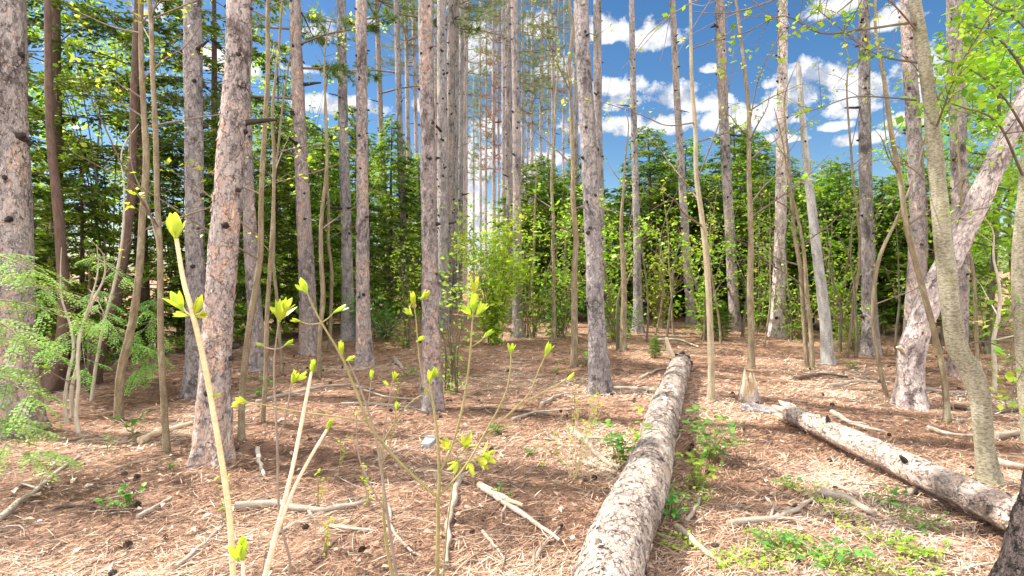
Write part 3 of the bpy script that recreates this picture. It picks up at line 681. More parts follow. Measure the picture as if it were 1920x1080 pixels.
for lab, (bx, by, pts) in zip(('thin bent stem in the cluster right of the left edge pine', 'thin upright stem nearest in the cluster right of the left edge pine', 'thin leaning stem at the back of the cluster by the left edge pine'), cl):
    sapling(lab, CH * F / (by - HZ), pts, 'pale_twig', .5, 2, group='cluster of thin stems by the left edge pine', brmat='twig', nl=4)
sapling('thin sapling curving left across the dark cedars near the left pine', 6.0, [(170, 752, 7), (185, 640, 7), (215, 540, 6), (232, 400, 6), (230, 320, 4)], 'pale_twig', .6, 3, brmat='twig', nl=5)

# bare stems in the thicket
g = np.random.default_rng(21)
spots = [(1158, 655, 'pale bare stem left of the short greenish sapling'), (1212, 640, 'bare stem bowing right under the slender pine'), (1228, 632, 'bare wavy stem between the slender pines'), (1246, 655, 'bare forked stem near the log end'), (1263, 628, 'straight bare stem left of the slender leaning pine'), (1318, 640, 'bare stem right of the slender leaning pine'), (1352, 646, 'bare stem beside the conifer seedling'), (1392, 634, 'bare stem left of the brownish sapling'), (1432, 648, 'bare pale stem left of the sunlit pine'), (1484, 640, 'bare stem right of the sunlit pine foot'), (1575, 660, 'bare stem right of the dead snag'), (1605, 672, 'bare stem left of the straight dark grey pine'), (1680, 664, 'bare stem right of the straight dark grey pine'), (1760, 690, 'bare stem between the leaning trunk and the blotchy pine'), (1895, 690, 'bare stem left of the right edge trunk')]
for (bx, by, lab) in spots:
    Y = CH * F / (by - HZ); tilt = g.uniform(-40, 40); w = g.uniform(4.0, 6.5) * 10 / Y
    hh = g.uniform(150, 300)
    sapling(lab, Y, [(bx, by, w), (bx + tilt * .3 + g.uniform(-8, 8), by - hh * .35, w), (bx + tilt * .5 + g.uniform(-14, 14), by - hh * .7, w * .8), (bx + tilt, by - hh, w * .4)], g.choice(['sap', 'sap', 'sap_dark', 'sap_dark']), .4, 4, nl=8, group='bare stems in the thicket', name='bare_stem', sides=7, blen=(.5, 1.5), brmat=g.choice(['sap', 'twig', 'sap']))

# long branches of the beech and the right edge tree
for k, (pp, r0, nl) in enumerate([
    ([(1728, 42, 3.75), (1690, 45, 3.7), (1620, 55, 3.6), (1540, 62, 3.5), (1470, 30, 3.5), (1400, 60, 3.4), (1330, 80, 3.4)], .011, 26),
    ([(1718, 188, 3.78), (1680, 184, 3.7), (1600, 182, 3.6), (1530, 205, 3.5), (1450, 225, 3.4)], .008, 10),
    ([(1752, 250, 3.75), (1770, 200, 3.6), (1790, 150, 3.5), (1830, 110, 3.4)], .009, 30),
    ([(1735, 120, 3.75), (1640, 100, 3.9), (1560, 40, 4.0), (1490, -20, 4.1)], .009, 24),
    ([(1790, 655, 3.75), (1840, 640, 3.7), (1890, 660, 3.6), (1940, 720, 3.5)], .007, 6)]):
    leafy(beech, beech_b, np.array([at(*p) for p in pp]), r0, 'sap_dark', 'maple', nl * 2, .055, seed=900 + k, side=11, spread=.05)
more = [
    ([(1735, 150, 3.75), (1700, 110, 3.9), (1650, 90, 4.1), (1600, 120, 4.3), (1560, 170, 4.4)], .006, 24),
    ([(1760, 360, 3.75), (1700, 310, 3.8), (1640, 300, 3.8), (1570, 330, 3.8)], .006, 12),
    ([(1745, 205, 3.75), (1800, 120, 3.6), (1850, 40, 3.4), (1880, -20, 3.3)], .008, 40),
    ([(1722, 60, 3.75), (1660, -5, 3.6), (1600, -30, 3.5)], .008, 30),
    ([(1700, -100, 3.75), (1620, -20, 3.6), (1560, 30, 3.5), (1500, 55, 3.4), (1440, 110, 3.4)], .008, 40),
    ([(1690, -200, 3.75), (1560, -60, 3.3), (1450, 0, 3.0), (1360, 25, 2.9), (1290, 20, 2.9)], .009, 46),
    ([(1768, 440, 3.75), (1810, 400, 3.9), (1870, 390, 4.0), (1910, 420, 4.1)], .007, 14),
    ([(1690, -180, 3.75), (1500, -80, 3.0), (1350, -20, 2.7), (1240, 40, 2.6), (1180, 110, 2.6)], .008, 40)]
for k, (pp, r0, nl) in enumerate(more):
    leafy(beech, beech_b, np.array([at(*p) for p in pp]), r0, 'twig', 'maple' if k % 2 else 'young', nl, .045, seed=1900 + k, side=14, spread=.05)
for k, (pp, r0, nl) in enumerate([
    ([(1918, 330, 4.6), (1870, 230, 4.3), (1800, 200, 4.1), (1740, 180, 4.0)], .012, 44),
    ([(1925, 250, 4.6), (1880, 180, 4.4), (1820, 130, 4.2), (1760, 110, 4.1)], .012, 70),
    ([(1930, 150, 4.6), (1890, 90, 4.2), (1850, 60, 3.9), (1800, 40, 3.6)], .012, 80),
    ([(1913, 560, 4.6), (1890, 600, 4.4), (1870, 610, 4.2)], .008, 10),
    ([(1930, 60, 4.6), (1900, 30, 4.0), (1860, 10, 3.6), (1820, -20, 3.3)], .012, 80),
    ([(1920, 690, 4.6), (1900, 730, 4.4), (1890, 750, 4.3)], .005, 16)]):
    leafy(edge, edge_b, np.array([at(*p) for p in pp]), r0, 'sap_dark', 'maple', int(nl * 1.8), .08, seed=950 + k, side=12, spread=.13)

# ------------------------------------------------------------------ conifers of the thicket
def conifer_mesh(seed, H, R0, z0=.5, mat='cedar', twl=.26, leafL=.085, leafW=.03, nbr=110, droop=.25, shape=1.0, gap=.055, jag=.3):
    g = np.random.default_rng(seed)
    mb = MB()
    P, D, NN, T = [], [], [], []
    for b in range(nbr):
        f = (b + g.random()) / nbr; zz = z0 + (H - z0) * f
        L = R0 * ((1 - f) ** .8 * shape + (1 - shape) * math.sin(math.pi * min(1, f * .9 + .12))) * g.uniform(1 - jag, 1.15) + .12
        a = b * 2.399 + g.normal(0, .4)
        e = g.uniform(.0, .45)
        d0 = unit([math.cos(a), math.sin(a), e])
        q = np.linspace(0, 1, 5)[:, None]
        path = np.array([0, 0, zz]) + d0 * L * q + np.array([0, 0, -1.]) * droop * L * q ** 2
        mb.tube(path, np.linspace(.008 + .012 * (1 - f), .003, 5), 4, 5, cap=False, m=1)
        ntw = max(4, int(L / gap))
        t = g.uniform(.18, 1.0, ntw); side = g.choice([-1., 1.], ntw)
        C = np.stack([np.interp(t, q[:, 0], path[:, k]) for k in range(3)], -1)
        dirb = unit(path[-1] - path[1])
        lat = unit(np.cross(dirb, [0, 0, 1]))
        ang = g.uniform(.5, 1.15, ntw)
        td = unit(dirb * np.cos(ang)[:, None] + lat * (np.sin(ang) * side)[:, None] + g.normal(0, .16, (ntw, 3)) - np.array([0, 0, .12]))
        tl = twl * (1.15 - .6 * t) * g.uniform(.6, 1.3, ntw)
        nl = 8
        s = np.linspace(.1, 1, nl)
        base = C[:, None] + td[:, None] * (tl[:, None] * s[None])[..., None] - np.array([0, 0, .10]) * (tl[:, None] * s[None] ** 2)[..., None]
        sd = np.where(np.arange(nl) % 2 == 0, 1., -1.)
        tn = unit(np.cross(td, [0, 0, 1]) )
        ld = unit(td[:, None] * .8 + tn[:, None] * sd[None, :, None] * .55 + g.normal(0, .22, (ntw, nl, 3)))
        P.append(base.reshape(-1, 3)); D.append(ld.reshape(-1, 3))
        NN.append((np.array([0, 0, 1.]) + g.normal(0, .45, (ntw * nl, 3))))
        tt = np.clip(.42 + .2 * g.normal() + g.normal(0, .18, (ntw, nl)) + .22 * s[None] , 0, 1)
        T.append(tt.reshape(-1))
    P = np.vstack(P); D = np.vstack(D); NN = np.vstack(NN); T = np.concatenate(T)
    k = len(P)
    mb.leaves(P, D, NN, leafL * g.uniform(.7, 1.3, k), leafW * g.uniform(.7, 1.3, k), T, fold=.12)
    o = mb.build('foliage', [M[mat], M['twig']]); me = o.data; bpy.data.objects.remove(o)
    mb = MB()
    mb.tube([[0, 0, -.1], [g.normal(0, .05), g.normal(0, .05), H * .5], [0, 0, H]], [.05 + H * .007, .035 + H * .003, .008], 10, 30, rough=.08, flare=.15, cap=False)
    o = mb.build('trunk', [M['cedar_bark']]); tr = o.data; bpy.data.objects.remove(o)
    return me, tr

CED = [conifer_mesh(31 + k, H, R0, .35, 'cedar', nbr=int(H * 22), droop=.35, shape=.7, twl=.34, leafL=.115, leafW=.055, gap=.05) for k, (H, R0) in enumerate([(6.5, 1.5), (5.5, 1.4), (7.5, 1.6)])]
HEM = [conifer_mesh(41 + k, H, R0, z0, 'hemlock', nbr=int(H * 6.5), droop=.3, shape=.35, twl=.40, gap=.06, leafL=.11, leafW=.05, jag=.55) for k, (H, R0, z0) in enumerate([(11., 2.6, 2.2), (12.5, 2.8, 3.0)])]
SPR = [conifer_mesh(51 + k, H, R0, .3, 'spruce', nbr=int(H * 27), droop=.12, shape=.55, twl=.36, leafL=.10, leafW=.05, gap=.046) for k, (H, R0) in enumerate([(4.6, 1.35), (5.2, 1.45), (4.0, 1.3), (5.6, 1.5)])]

def conifer(name, label, cat, px, Y, tmpl, sc=1.0, group=None, rz=None, tilt=0.0):
    x = (px - CX) / F * Y
    o = thing(name, label, cat, (x, Y, float(gz(x, Y))), group, random.random() * 6.28 if rz is None else rz)
    o.scale = (sc, sc, sc); o.rotation_euler[0] = tilt
    link_mesh('foliage', tmpl[0], o); link_mesh('trunk', tmpl[1], o)
    return o

gl = 'dark cedars and evergreens behind the left pines'
conifer('white_cedar', 'dark cedar behind the cluster of thin stems at the left', 'cedar', 150, 8.6, CED[0], .56, gl)
conifer('white_cedar', 'dense cedar between the wavy sapling and the straight pine', 'cedar', 300, 9.6, CED[0], .6, gl)
conifer('white_cedar', 'cedar mass hugging the left edge behind the thick pine', 'cedar', -40, 7.0, CED[2], .7, gl)
conifer('white_cedar', 'dark cedar showing between the thickest pine and the branched pine', 'cedar', 520, 11.5, CED[0], .72, gl)
conifer('white_cedar', 'dark cedar behind the close pair of pines', 'cedar', 650, 13.5, CED[2], .74, gl)
conifer('white_cedar', 'small cedar under the branched pine left of the pair', 'cedar', 605, 12.2, CED[1], .85, gl)
conifer('white_cedar', 'dark cedar right of the close pair, behind the thin pines', 'cedar', 735, 15.5, CED[2], .78, gl)
conifer('white_cedar', 'cedar closing the gap left of the middle row', 'cedar', 785, 19.0, CED[0], .85, gl)
conifer('white_cedar', 'cedar behind the thickest pine and its left neighbour', 'cedar', 420, 10.0, CED[1], .8, gl)
for k, (px, Y, t, s) in enumerate([(60, 12, 1, .62), (470, 16, 2, .68), (560, 16.5, 0, .95), (690, 18, 2, .8), (610, 20, 2, .85), (-150, 10, 2, .8), (760, 23, 2, .9), (420, 18, 2, .75)]):
    conifer('white_cedar', 'cedar deep in the dark evergreen thicket behind the left pines', 'cedar', px, Y, CED[t], s, 'cedars deep in the left thicket')
conifer('hemlock', 'tall dark evergreen with a bare lower trunk at the far left', 'evergreen tree', 108, 8.8, HEM[0], .95, gl)
conifer('hemlock', 'tall dark evergreen with boughs over the two left saplings', 'evergreen tree', 268, 9.4, HEM[1], .9, gl)
conifer('hemlock', 'loose evergreen behind the thickest pine top', 'evergreen tree', 400, 11.0, HEM[0], .9, gl)
conifer('hemlock', 'loose evergreen between the thickest and the branched pine', 'evergreen tree', 520, 15.0, HEM[1], .62, gl)
gr = 'young conifers behind the right pines'
labs = ['young conifer behind the hair thin saplings right of the middle pines', 'young conifer directly behind the lilac grey pine', 'tall young conifer whose tip pokes into the sky above the bare stems', 'young conifer left of the slender leaning pine', 'young conifer between the slender leaning pine and the pinkish pine', 'young conifer behind the pinkish pine', 'young conifer between the brownish sapling and the sunlit pine', 'young conifer behind the dead snag', 'young conifer with see through top right of the dead snag', 'young conifer behind the straight dark grey pine', 'young conifer right of the reddish pine at the leaning foot']
for k, (px, Y, t, s) in enumerate([(1030, 15.5, 1, .95), (1110, 14.5, 0, .98), (1215, 15.5, 3, 1.12), (1262, 16.2, 1, 1.0), (1335, 15.0, 0, 1.0), (1390, 15.8, 1, 1.0), (1430, 14.2, 0, .95), (1520, 13.0, 2, 1.05), (1575, 12.2, 3, .78), (1655, 12.0, 2, 1.0), (1745, 11.5, 0, .9)]):
    conifer('young_conifer', labs[k], 'conifer', px, Y, SPR[t], s * .88, gr)
for k in range(26):
    px = 985 + k * 33 + random.uniform(-12, 12); Y = random.uniform(16.5, 22)
    conifer('young_conifer', 'young conifer in the crowded back rows of the right thicket', 'conifer', px, Y, SPR[random.randrange(4)], random.uniform(.9, 1.12), 'young conifers in the back rows')
conifer('conifer_seedling', 'small conifer seedling on the needles under the pinkish pine', 'conifer', 1352, 10.8, SPR[2], .2)
conifer('conifer_seedling', 'tiny bright conifer seedling left of the big log far end', 'conifer', 1228, 8.6, SPR[2], .09)

# near cedar sprays in front of the left pine
def frond_mesh(mb, p0, d, L, g, tint):
    d = unit(d); lat = unit(np.cross(d, [0, 0, 1])); up = np.cross(lat, d)
    roll = g.uniform(-.5, .5); lat = unit(lat + up * math.tan(roll)); up = np.cross(lat, d)
    n = int(L / .013); t = np.linspace(.04, 1, n)
    sw = g.uniform(-.2, .2)
    C = p0 + d * (t * L)[:, None] + lat * (sw * L * t ** 2)[:, None] + np.array([0, 0, -1.]) * (g.uniform(.10, .40) * L * t ** 2)[:, None]
    mb.tube(np.vstack([p0, C[::max(1, n // 6)]]), [.003] * (1 + len(C[::max(1, n // 6)])), 4, 7, cap=False, m=1)
    P, D, LL, TT = [], [], [], []
    for i in range(n):
        if g.random() < .05: continue
        sd = 1 if i % 2 else -1
        big = .55 + .45 * abs(math.sin(i * .55 + roll * 9))
        pl = (L * .36 * (1 - t[i]) ** .6 * min(1, t[i] * 6) * big * g.uniform(.7, 1.15) + .018)
        pd = unit(d * g.uniform(.75, 1.1) + lat * sd * .8 - np.array([0, 0, .2]) + g.normal(0, .09, 3))
        m_ = max(2, int(pl / .013)); s = np.linspace(.0, 1, m_); tq = g.normal(0, .1)
        px_ = np.cross(pd, up)
        for k in range(m_):
            P.append(C[i] + pd * pl * s[k] - np.array([0, 0, .35]) * pl * s[k] ** 2)
            D.append(unit(pd + px_ * (1 if k % 2 else -1) * g.uniform(.15, .5))); LL.append(.026 * (1.1 - .45 * s[k])); TT.append(tint + tq + .2 * s[k])
    P = np.array(P); D = np.array(D)
    mb.leaves(P, D, np.tile(up, (len(P), 1)) + g.normal(0, .25, P.shape), np.array(LL) * 1.15, .017, np.clip(np.array(TT) + g.normal(0, .08, len(P)), 0, 1), fold=.1)

def spray_tree(name, label, base, boughs, mat='cedar_near', h=1.6, group=None):
    g = np.random.default_rng(int(abs(base[0] * 1000)) + 5)
    root = thing(name, label, 'cedar', base, group)
    mb = MB(); mb.tube([[0, 0, -.05], [.02, 0, h * .5], [.0, .02, h]], [.022, .016, .004], 8, 12, rough=.08)
    mb.build('stem', [M['cedar_bark']], root)
    for (p0, p1, n) in boughs:
        mb = MB(); p0 = np.asarray(p0) - base; p1 = np.asarray(p1) - base
        C, T, r = mb.tube([p0, (p0 + p1) / 2 + [0, 0, .05], p1], [.008, .006, .002], 5, 12, cap=False, m=1)
        for k in range(n):
            i = int(2 + 9 * k / max(1, n - 1)); sd = 1 if k % 2 else -1
            lat = np.cross(T[i], [0, 0, 1]) + [0, 0, g.uniform(-.25, .25)]
            frond_mesh(mb, C[i], T[i] * .9 + lat * sd * g.uniform(.4, .9) + [0, 0, g.uniform(-.15, .15)], g.uniform(.18, .32), g, g.uniform(.3, .9))
        frond_mesh(mb, C[-1], T[-1], .26, g, .7)
        mb.build('bough', [M[mat], M['twig']], root)
    return root
b0 = gp(-70, 860)
spray_tree('cedar_sapling', 'feathery pale green cedar sapling in front of the left edge pine', b0, [
    (at(-60, 560, 4.0), at(135, 600, 3.9), 8), (at(-60, 480, 4.1), at(60, 505, 3.8), 6), (at(-60, 640, 3.9), at(85, 655, 3.7), 6), (at(-60, 700, 3.8), at(55, 740, 3.6), 6), (at(-60, 800, 3.7), at(45, 800, 3.5), 6), (at(-50, 520, 4.2), at(100, 545, 4.3), 7), (at(-60, 600, 3.6), at(25, 620, 3.4), 5), (at(-60, 820, 3.5), at(40, 850, 3.3), 5)], h=1.7)
b1 = gp(165, 735)
spray_tree('cedar_sapling', 'small cedar with drooping sprays left of the wavy sapling', b1, [
    (at(150, 560, 6.2), at(235, 640, 5.6), 7), (at(170, 590, 6.2), at(110, 650, 5.5), 6), (at(150, 520, 6.3), at(70, 560, 5.6), 7), (at(165, 540, 6.2), at(200, 600, 5.5), 6), (at(160, 480, 6.3), at(230, 520, 5.7), 7), (at(150, 620, 6.2), at(160, 690, 5.5), 6)], h=1.8)
b2 = gp(300, 720)
spray_tree('cedar_sapling', 'cedar sprays showing between the two left saplings', b2, [
    (at(310, 590, 6.6), at(250, 640, 6.1), 6), (at(310, 620, 6.6), at(262, 690, 6.1), 6), (at(310, 560, 6.6), at(275, 580, 6.1), 5), (at(310, 640, 6.6), at(290, 680, 6.1), 4)], h=1.3)
def bark_tree(label, Y, pts):
    r_, b_, c_ = bent_tree('old_cedar', label, 'cedar', Y, pts, 'cedar_bark', 16, 40, .1, .2, 'old leaning cedar trunks at the left')
    return r_
bark_tree('dark leaning cedar trunk behind the cluster of thin stems', 6.9, [(165, 735, 34), (185, 660, 28), (205, 590, 24), (228, 500, 20), (245, 380, 17), (250, 200, 14), (256, 0, 11), (262, -300, 7), (262, -500, 2)])
bark_tree('dark cedar trunk low at the left behind the pale sprays', 6.5, [(90, 745, 40), (108, 690, 34), (120, 600, 26), (112, 430, 22), (95, 250, 18), (90, 60, 15), (88, -150, 12), (86, -400, 7), (86, -600, 2)])

# ------------------------------------------------------------------ shrubs and edge maples
def shrub(label, base, n, H, spread, matw, matl, nl, Ls, seed, group=None, name='shrub', r0=.012, lift=.9):
    g = np.random.default_rng(seed)
    root = thing(name, label, 'shrub', base, group)
    for k in range(n):
        a = g.uniform(0, 6.28); s = spread * math.sqrt(g.random())
        h = H * g.uniform(.55, 1.05)
        tip = np.array([math.cos(a) * s, math.sin(a) * s, h])
        path = np.array([[g.normal(0, .05), g.normal(0, .05), -.03], tip * [.25, .25, .4], tip * [.6, .6, .75] + g.normal(0, .04, 3), tip])
        leafy(root, np.zeros(3), path, r0 * g.uniform(.6, 1), matw, matl, nl, Ls * g.uniform(.75, 1.3), t0=.12, seed=int(g.integers(1e6)), side=9, clump=5, spread=.16)
    return root
shrub('bright yellow green shrub filling the middle behind the knotty pine', gp(925, 650), 26, 2.25, .95, 'sap_dark', 'lime', 150, .085, 61)
shrub('dark stemmed leafy shrub against the right side of the knotty pine', gp(848, 733), 8, 1.6, .5, 'sap_dark', 'bush', 46, .06, 62, r0=.011)
shrub('light green shrub against the left of the knotty pine, further back', gp(765, 650), 8, 2.3, .38, 'sap_dark', 'lime', 70, .07, 63)
shrub('low leafy shrub between the close pair and the middle pine', gp(722, 640), 10, .85, .8, 'sap_dark', 'herb', 70, .075, 64)
shrub('low green shrub right behind the lilac grey pine foot', gp(1158, 632), 9, .7, .6, 'sap_dark', 'herb', 60, .07, 65)
shrub('low dark green shrub left of the greenish straight sapling', gp(1042, 632), 10, .9, .7, 'sap_dark', 'herb', 70, .07, 66)
shrub('leafy shrub with yellow leaves under the bare stems', gp(1240, 618), 9, 1.9, 1.0, 'sap', 'young', 24, .07, 67)
shrub('green shrub under the sunlit pine and the dead snag', gp(1500, 640), 10, 1.3, 1.0, 'sap', 'bush', 60, .065, 68)
shrub('green shrub behind the leaning trunk foot', gp(1600, 655), 9, .9, .7, 'sap', 'bush', 50, .06, 69)
shrub('leafy low shrub in the dark gap right of the bent beech', gp(1850, 660), 10, 1.3, .9, 'sap', 'maple', 70, .07, 70)
shrub('tall loose shrub behind the far middle pines', gp(955, 585), 14, 3.0, 1.4, 'sap_dark', 'bush', 120, .11, 71)
shrub('tall yellowish shrub right of the dark footed pine', gp(1010, 598), 12, 3.6, 1.3, 'sap_dark', 'young', 60, .09, 72)

us = np.random.default_rng(44)
ul = ['yellow green understory tree behind the short greenish sapling', 'yellow green understory tree left of the slender leaning pine', 'yellow green understory tree between the slender and the pinkish pine', 'yellow green understory tree left of the sunlit pine', 'yellow green understory tree between the sunlit pine and the snag', 'yellow green understory tree right of the snag', 'yellow green understory tree behind the straight dark grey pine', 'yellow green understory tree left of the reddish pine', 'yellow green understory tree right of the bright middle shrub', 'yellow green understory tree left of the lilac grey pine']
for k, px in enumerate([1150, 1235, 1325, 1420, 1490, 1575, 1650, 1690, 1000, 1055]):
    Y = us.uniform(10.5, 13.0); x_ = (px - CX) / F * Y
    shrub(ul[k], np.array([x_, Y, float(gz(x_, Y))]), 12, us.uniform(2.4, 3.6), us.uniform(1.0, 1.4), 'sap', ['bush', 'young', 'maple'][k % 3], 85, .10, 700 + k, 'leafy understory trees before the right thicket', 'understory_tree', .014)

for k, (px, Y, lab) in enumerate([(75, 9.5, 'leafy understory tree right behind the left edge pine'), (215, 8.8, 'leafy understory tree behind the wavy sapling'), (335, 10.2, 'leafy understory tree behind the straight left pine'), (545, 13.0, 'leafy understory tree left of the branched pine'), (640, 15.0, 'leafy understory tree behind the close pair of pines')]):
    x_ = (px - CX) / F * Y
    shrub(lab, np.array([x_, Y, float(gz(x_, Y))]), 12, us.uniform(4.8, 6.2), us.uniform(1.3, 1.8), 'sap_dark', ['lime', 'maple'][k % 2], 130, .105, 740 + k, 'leafy understory trees in the left thicket', 'understory_tree', .018)

def maple(label, px, Y, H, spread, seed, nb=16, nl=110, Ls=.095, z0=.25, mat='maple'):
    g = np.random.default_rng(seed)
    x = (px - CX) / F * Y; base = np.array([x, Y, float(gz(x, Y))])
    root = thing('young_maple', label, 'tree', base, 'young leafy trees at the right edge')
    mb = MB()
    C, T, r = mb.tube([[0, 0, -.05], [g.normal(0, .1), 0, H * .4], [g.normal(0, .2), 0, H * .75], [0, 0, H]], [.05, .04, .025, .006], 10, 40, rough=.06)
    mb.build('trunk', [M['sap_dark']], root)
    for k in range(nb):
        i = int(40 * (z0 + (1 - z0) * (k + g.random()) / nb)); i = min(i, 38)
        a = k * 2.4 + g.normal(0, .3); L = spread * g.uniform(.5, 1.1) * (1.1 - .5 * i / 40)
        d = unit([math.cos(a), math.sin(a), g.uniform(.1, .5)])
        path = np.array([C[i], C[i] + d * L * .4, C[i] + d * L * .75 + [0, 0, .05], C[i] + d * L + [0, 0, -.05]])
        leafy(root, np.zeros(3), path, max(.006, r[i] * .45), 'sap_dark', mat, nl, Ls, t0=.2, seed=int(g.integers(1e6)), side=12, clump=5, spread=.2, drop=.3)
    return root
maple('young maple whose layered leaves fill the upper right corner', 2010, 7.4, 7.0, 2.5, 81, 34, 190, .12, .12)
maple('young maple behind the blotchy pine and the leaning trunk', 1850, 9.2, 6.0, 2.0, 82, 22, 130, .11, .12)
maple('young maple at the right edge deeper in the woods', 1960, 10.5, 6.5, 2.4, 83, 22, 130, .12, .1)
maple('young bright tree between the bent beech and the right edge trunk', 1905, 13.0, 6.5, 2.6, 84, 22, 130, .13, .08)
maple('young leafy tree behind the reddish and the blotchy pine', 1760, 13.5, 5.0, 1.8, 85, 18, 120, .11, .1)
maple('young yellowish tree left behind the far left cedars', 190, 16.5, 8.5, 2.6, 86, 22, 130, .14, .15)
maple('young yellowish tree behind the thickest pine, high among evergreens', 470, 19, 9.0, 2.6, 87, 20, 110, .14, .2)
maple('young yellowish tree at the far left behind the edge pine', 40, 13.5, 8.0, 2.6, 88, 22, 120, .13, .15)

# ------------------------------------------------------------------ fallen logs and broken stump
p_near, p_far = np.array([.20, 1.35, .155]), at(1277, 683, 7.3); p_far[2] = .15
base = (p_near + p_far) / 2; base[2] = 0
root = thing('fallen_log', 'thick fallen pine log running from the bottom edge away into the woods', 'log', base)
mb = MB()
P = np.array([p_near, at(1143, 1080, 2.33), at(1212, 900, 3.4), at(1247, 775, 5.0), p_far])
for q in P: q[2] = .15 + float(gz(q[0], q[1])) * .5
C, T, r = mb.tube(P - base, [.150, .147, .144, .140, .136], 44, 160, rough=.045, capm=1)
mb.flakes(C, T, r, 2200, np.random.default_rng(71), .036)
mb.build('trunk', [M['log'], M['wood']], root)
mb = MB()
for k in range(9):
    a = k / 9 * 6.28; o_ = np.array([math.cos(a) * .11, 0, math.sin(a) * .11]); L = rng.uniform(.06, .25)
    p0 = C[-1] + o_ - T[-1] * .05
    mb.tube([p0, p0 + T[-1] * L * .5 + o_ * .15, p0 + T[-1] * L + o_ * .35], [.05, .035, .006], 6, 5, rough=.25)
mb.build('splintered_end', [M['dark_bark']], root)
mb = MB(); p0 = C[-3] + [-.09, 0, .06]
mb.tube([p0, p0 + [-.06, .02, .16], p0 + [-.10, .03, .30]], [.035, .03, .018], 8, 6, rough=.15)
mb.build('branch_stub', [M['wood']], root)
for k in range(5):
    i = [25, 60, 90, 118, 140][k]; mb = MB(); a = [1.9, 1.3, 1.0, 1.8, .9][k]
    nrm = np.array([math.cos(a), 0, math.sin(a)]); p0 = C[i] + nrm * r[i] * .9
    mb.tube([p0, p0 + nrm * .02, p0 + nrm * .035], [.02, .015, .008], 7, 4, rough=.3)
    mb.build('knot', [M['twig']], root)

P = np.array([at(px_, py_, (CH - .125) * F / (py_ - HZ)) for px_, py_ in ((1478, 774), (1556, 808), (1640, 846), (1760, 902), (1880, 957), (2010, 1020))])
base = P.mean(0); base[2] = 0
root = thing('fallen_log', 'slimmer fallen log at the right, lit along its top, ending behind the dark trunk', 'log', base)
mb = MB()
C, T, r = mb.tube(P - base, [.082, .086, .09, .094, .096, .096], 36, 130, rough=.06, capm=1)
mb.flakes(C, T, r, 900, np.random.default_rng(72), .034)
mb.build('trunk', [M['log'], M['wood']], root)
mb = MB()
for k in range(7):
    a = k / 7 * 6.28; o_ = np.array([math.cos(a) * .07, 0, math.sin(a) * .07]); L = rng.uniform(.04, .16)
    mb.tube([C[0] + o_ + T[0] * .05, C[0] + o_ * 1.1 - T[0] * L * .5, C[0] + o_ * 1.3 - T[0] * L], [.03, .022, .004], 6, 5, rough=.25)
mb.build('splintered_end', [M['wood']], root)
for i, a in ((30, 1.9), (75, 2.4)):
    mb = MB(); nrm = np.array([math.cos(a), -.3, math.sin(a)]); p0 = C[i] + nrm * r[i] * .8
    mb.tube([p0, p0 + nrm * .04, p0 + nrm * .08], [.022, .016, .008], 7, 4, rough=.2)
    mb.build('branch_stub', [M['stub']], root)

base = gp(1403, 758)
root = thing('broken_stump', 'jagged pale broken stump at the head of the slimmer log', 'stump', base)
mb = MB(); g = np.random.default_rng(5)
for k in range(12):
    a = k / 12 * 6.28; rr2 = .07 * g.uniform(.6, 1); h = g.uniform(.10, .34)
    p = np.array([math.cos(a) * rr2, math.sin(a) * rr2, -.05])
    mb.tube([p, p * 1.05 + [0, 0, h * .6], p * .9 + [g.normal(0, .02), 0, h + .05]], [.045, .035, .006], 6, 6, rough=.3)
mb.build('splinters', [M['wood']], root)
mb = MB()
mb.tube([[0, 0, -.1], [0, 0, .06], [.01, 0, .14]], [.12, .10, .085], 16, 8, rough=.15, flare=.1)
mb.build('foot', [M['pine_pale']], root)
base = gp(1425, 775)
root = thing('peeled_bark', 'curled bark slab with a dark hollow between stump and slimmer log', 'bark', base)
mb = MB(); g = np.random.default_rng(6)
uu, vv = np.meshgrid(np.linspace(-1.3, 1.3, 14), np.linspace(0, .5, 12), indexing='ij')
rad = .11 + .02 * vnoise(uu * 2, vv * 9)
V = np.stack([np.sin(uu) * rad, vv - .25, np.cos(uu) * rad - .02 + .03 * vnoise(uu, vv * 6)], -1)
i = np.arange(13)[:, None] * 12; j = np.arange(11)[None]
mb.add(V.reshape(-1, 3), np.stack([i + j, i + 12 + j, i + 13 + j, i + 1 + j], -1).reshape(-1, 4))
o = mb.build('bark', [M['pine_grey']], root); sm = o.modifiers.new('thickness', 'SOLIDIFY'); sm.thickness = .018
root.rotation_euler = (0, .1, 1.1); root.scale = (.75, .7, .75)

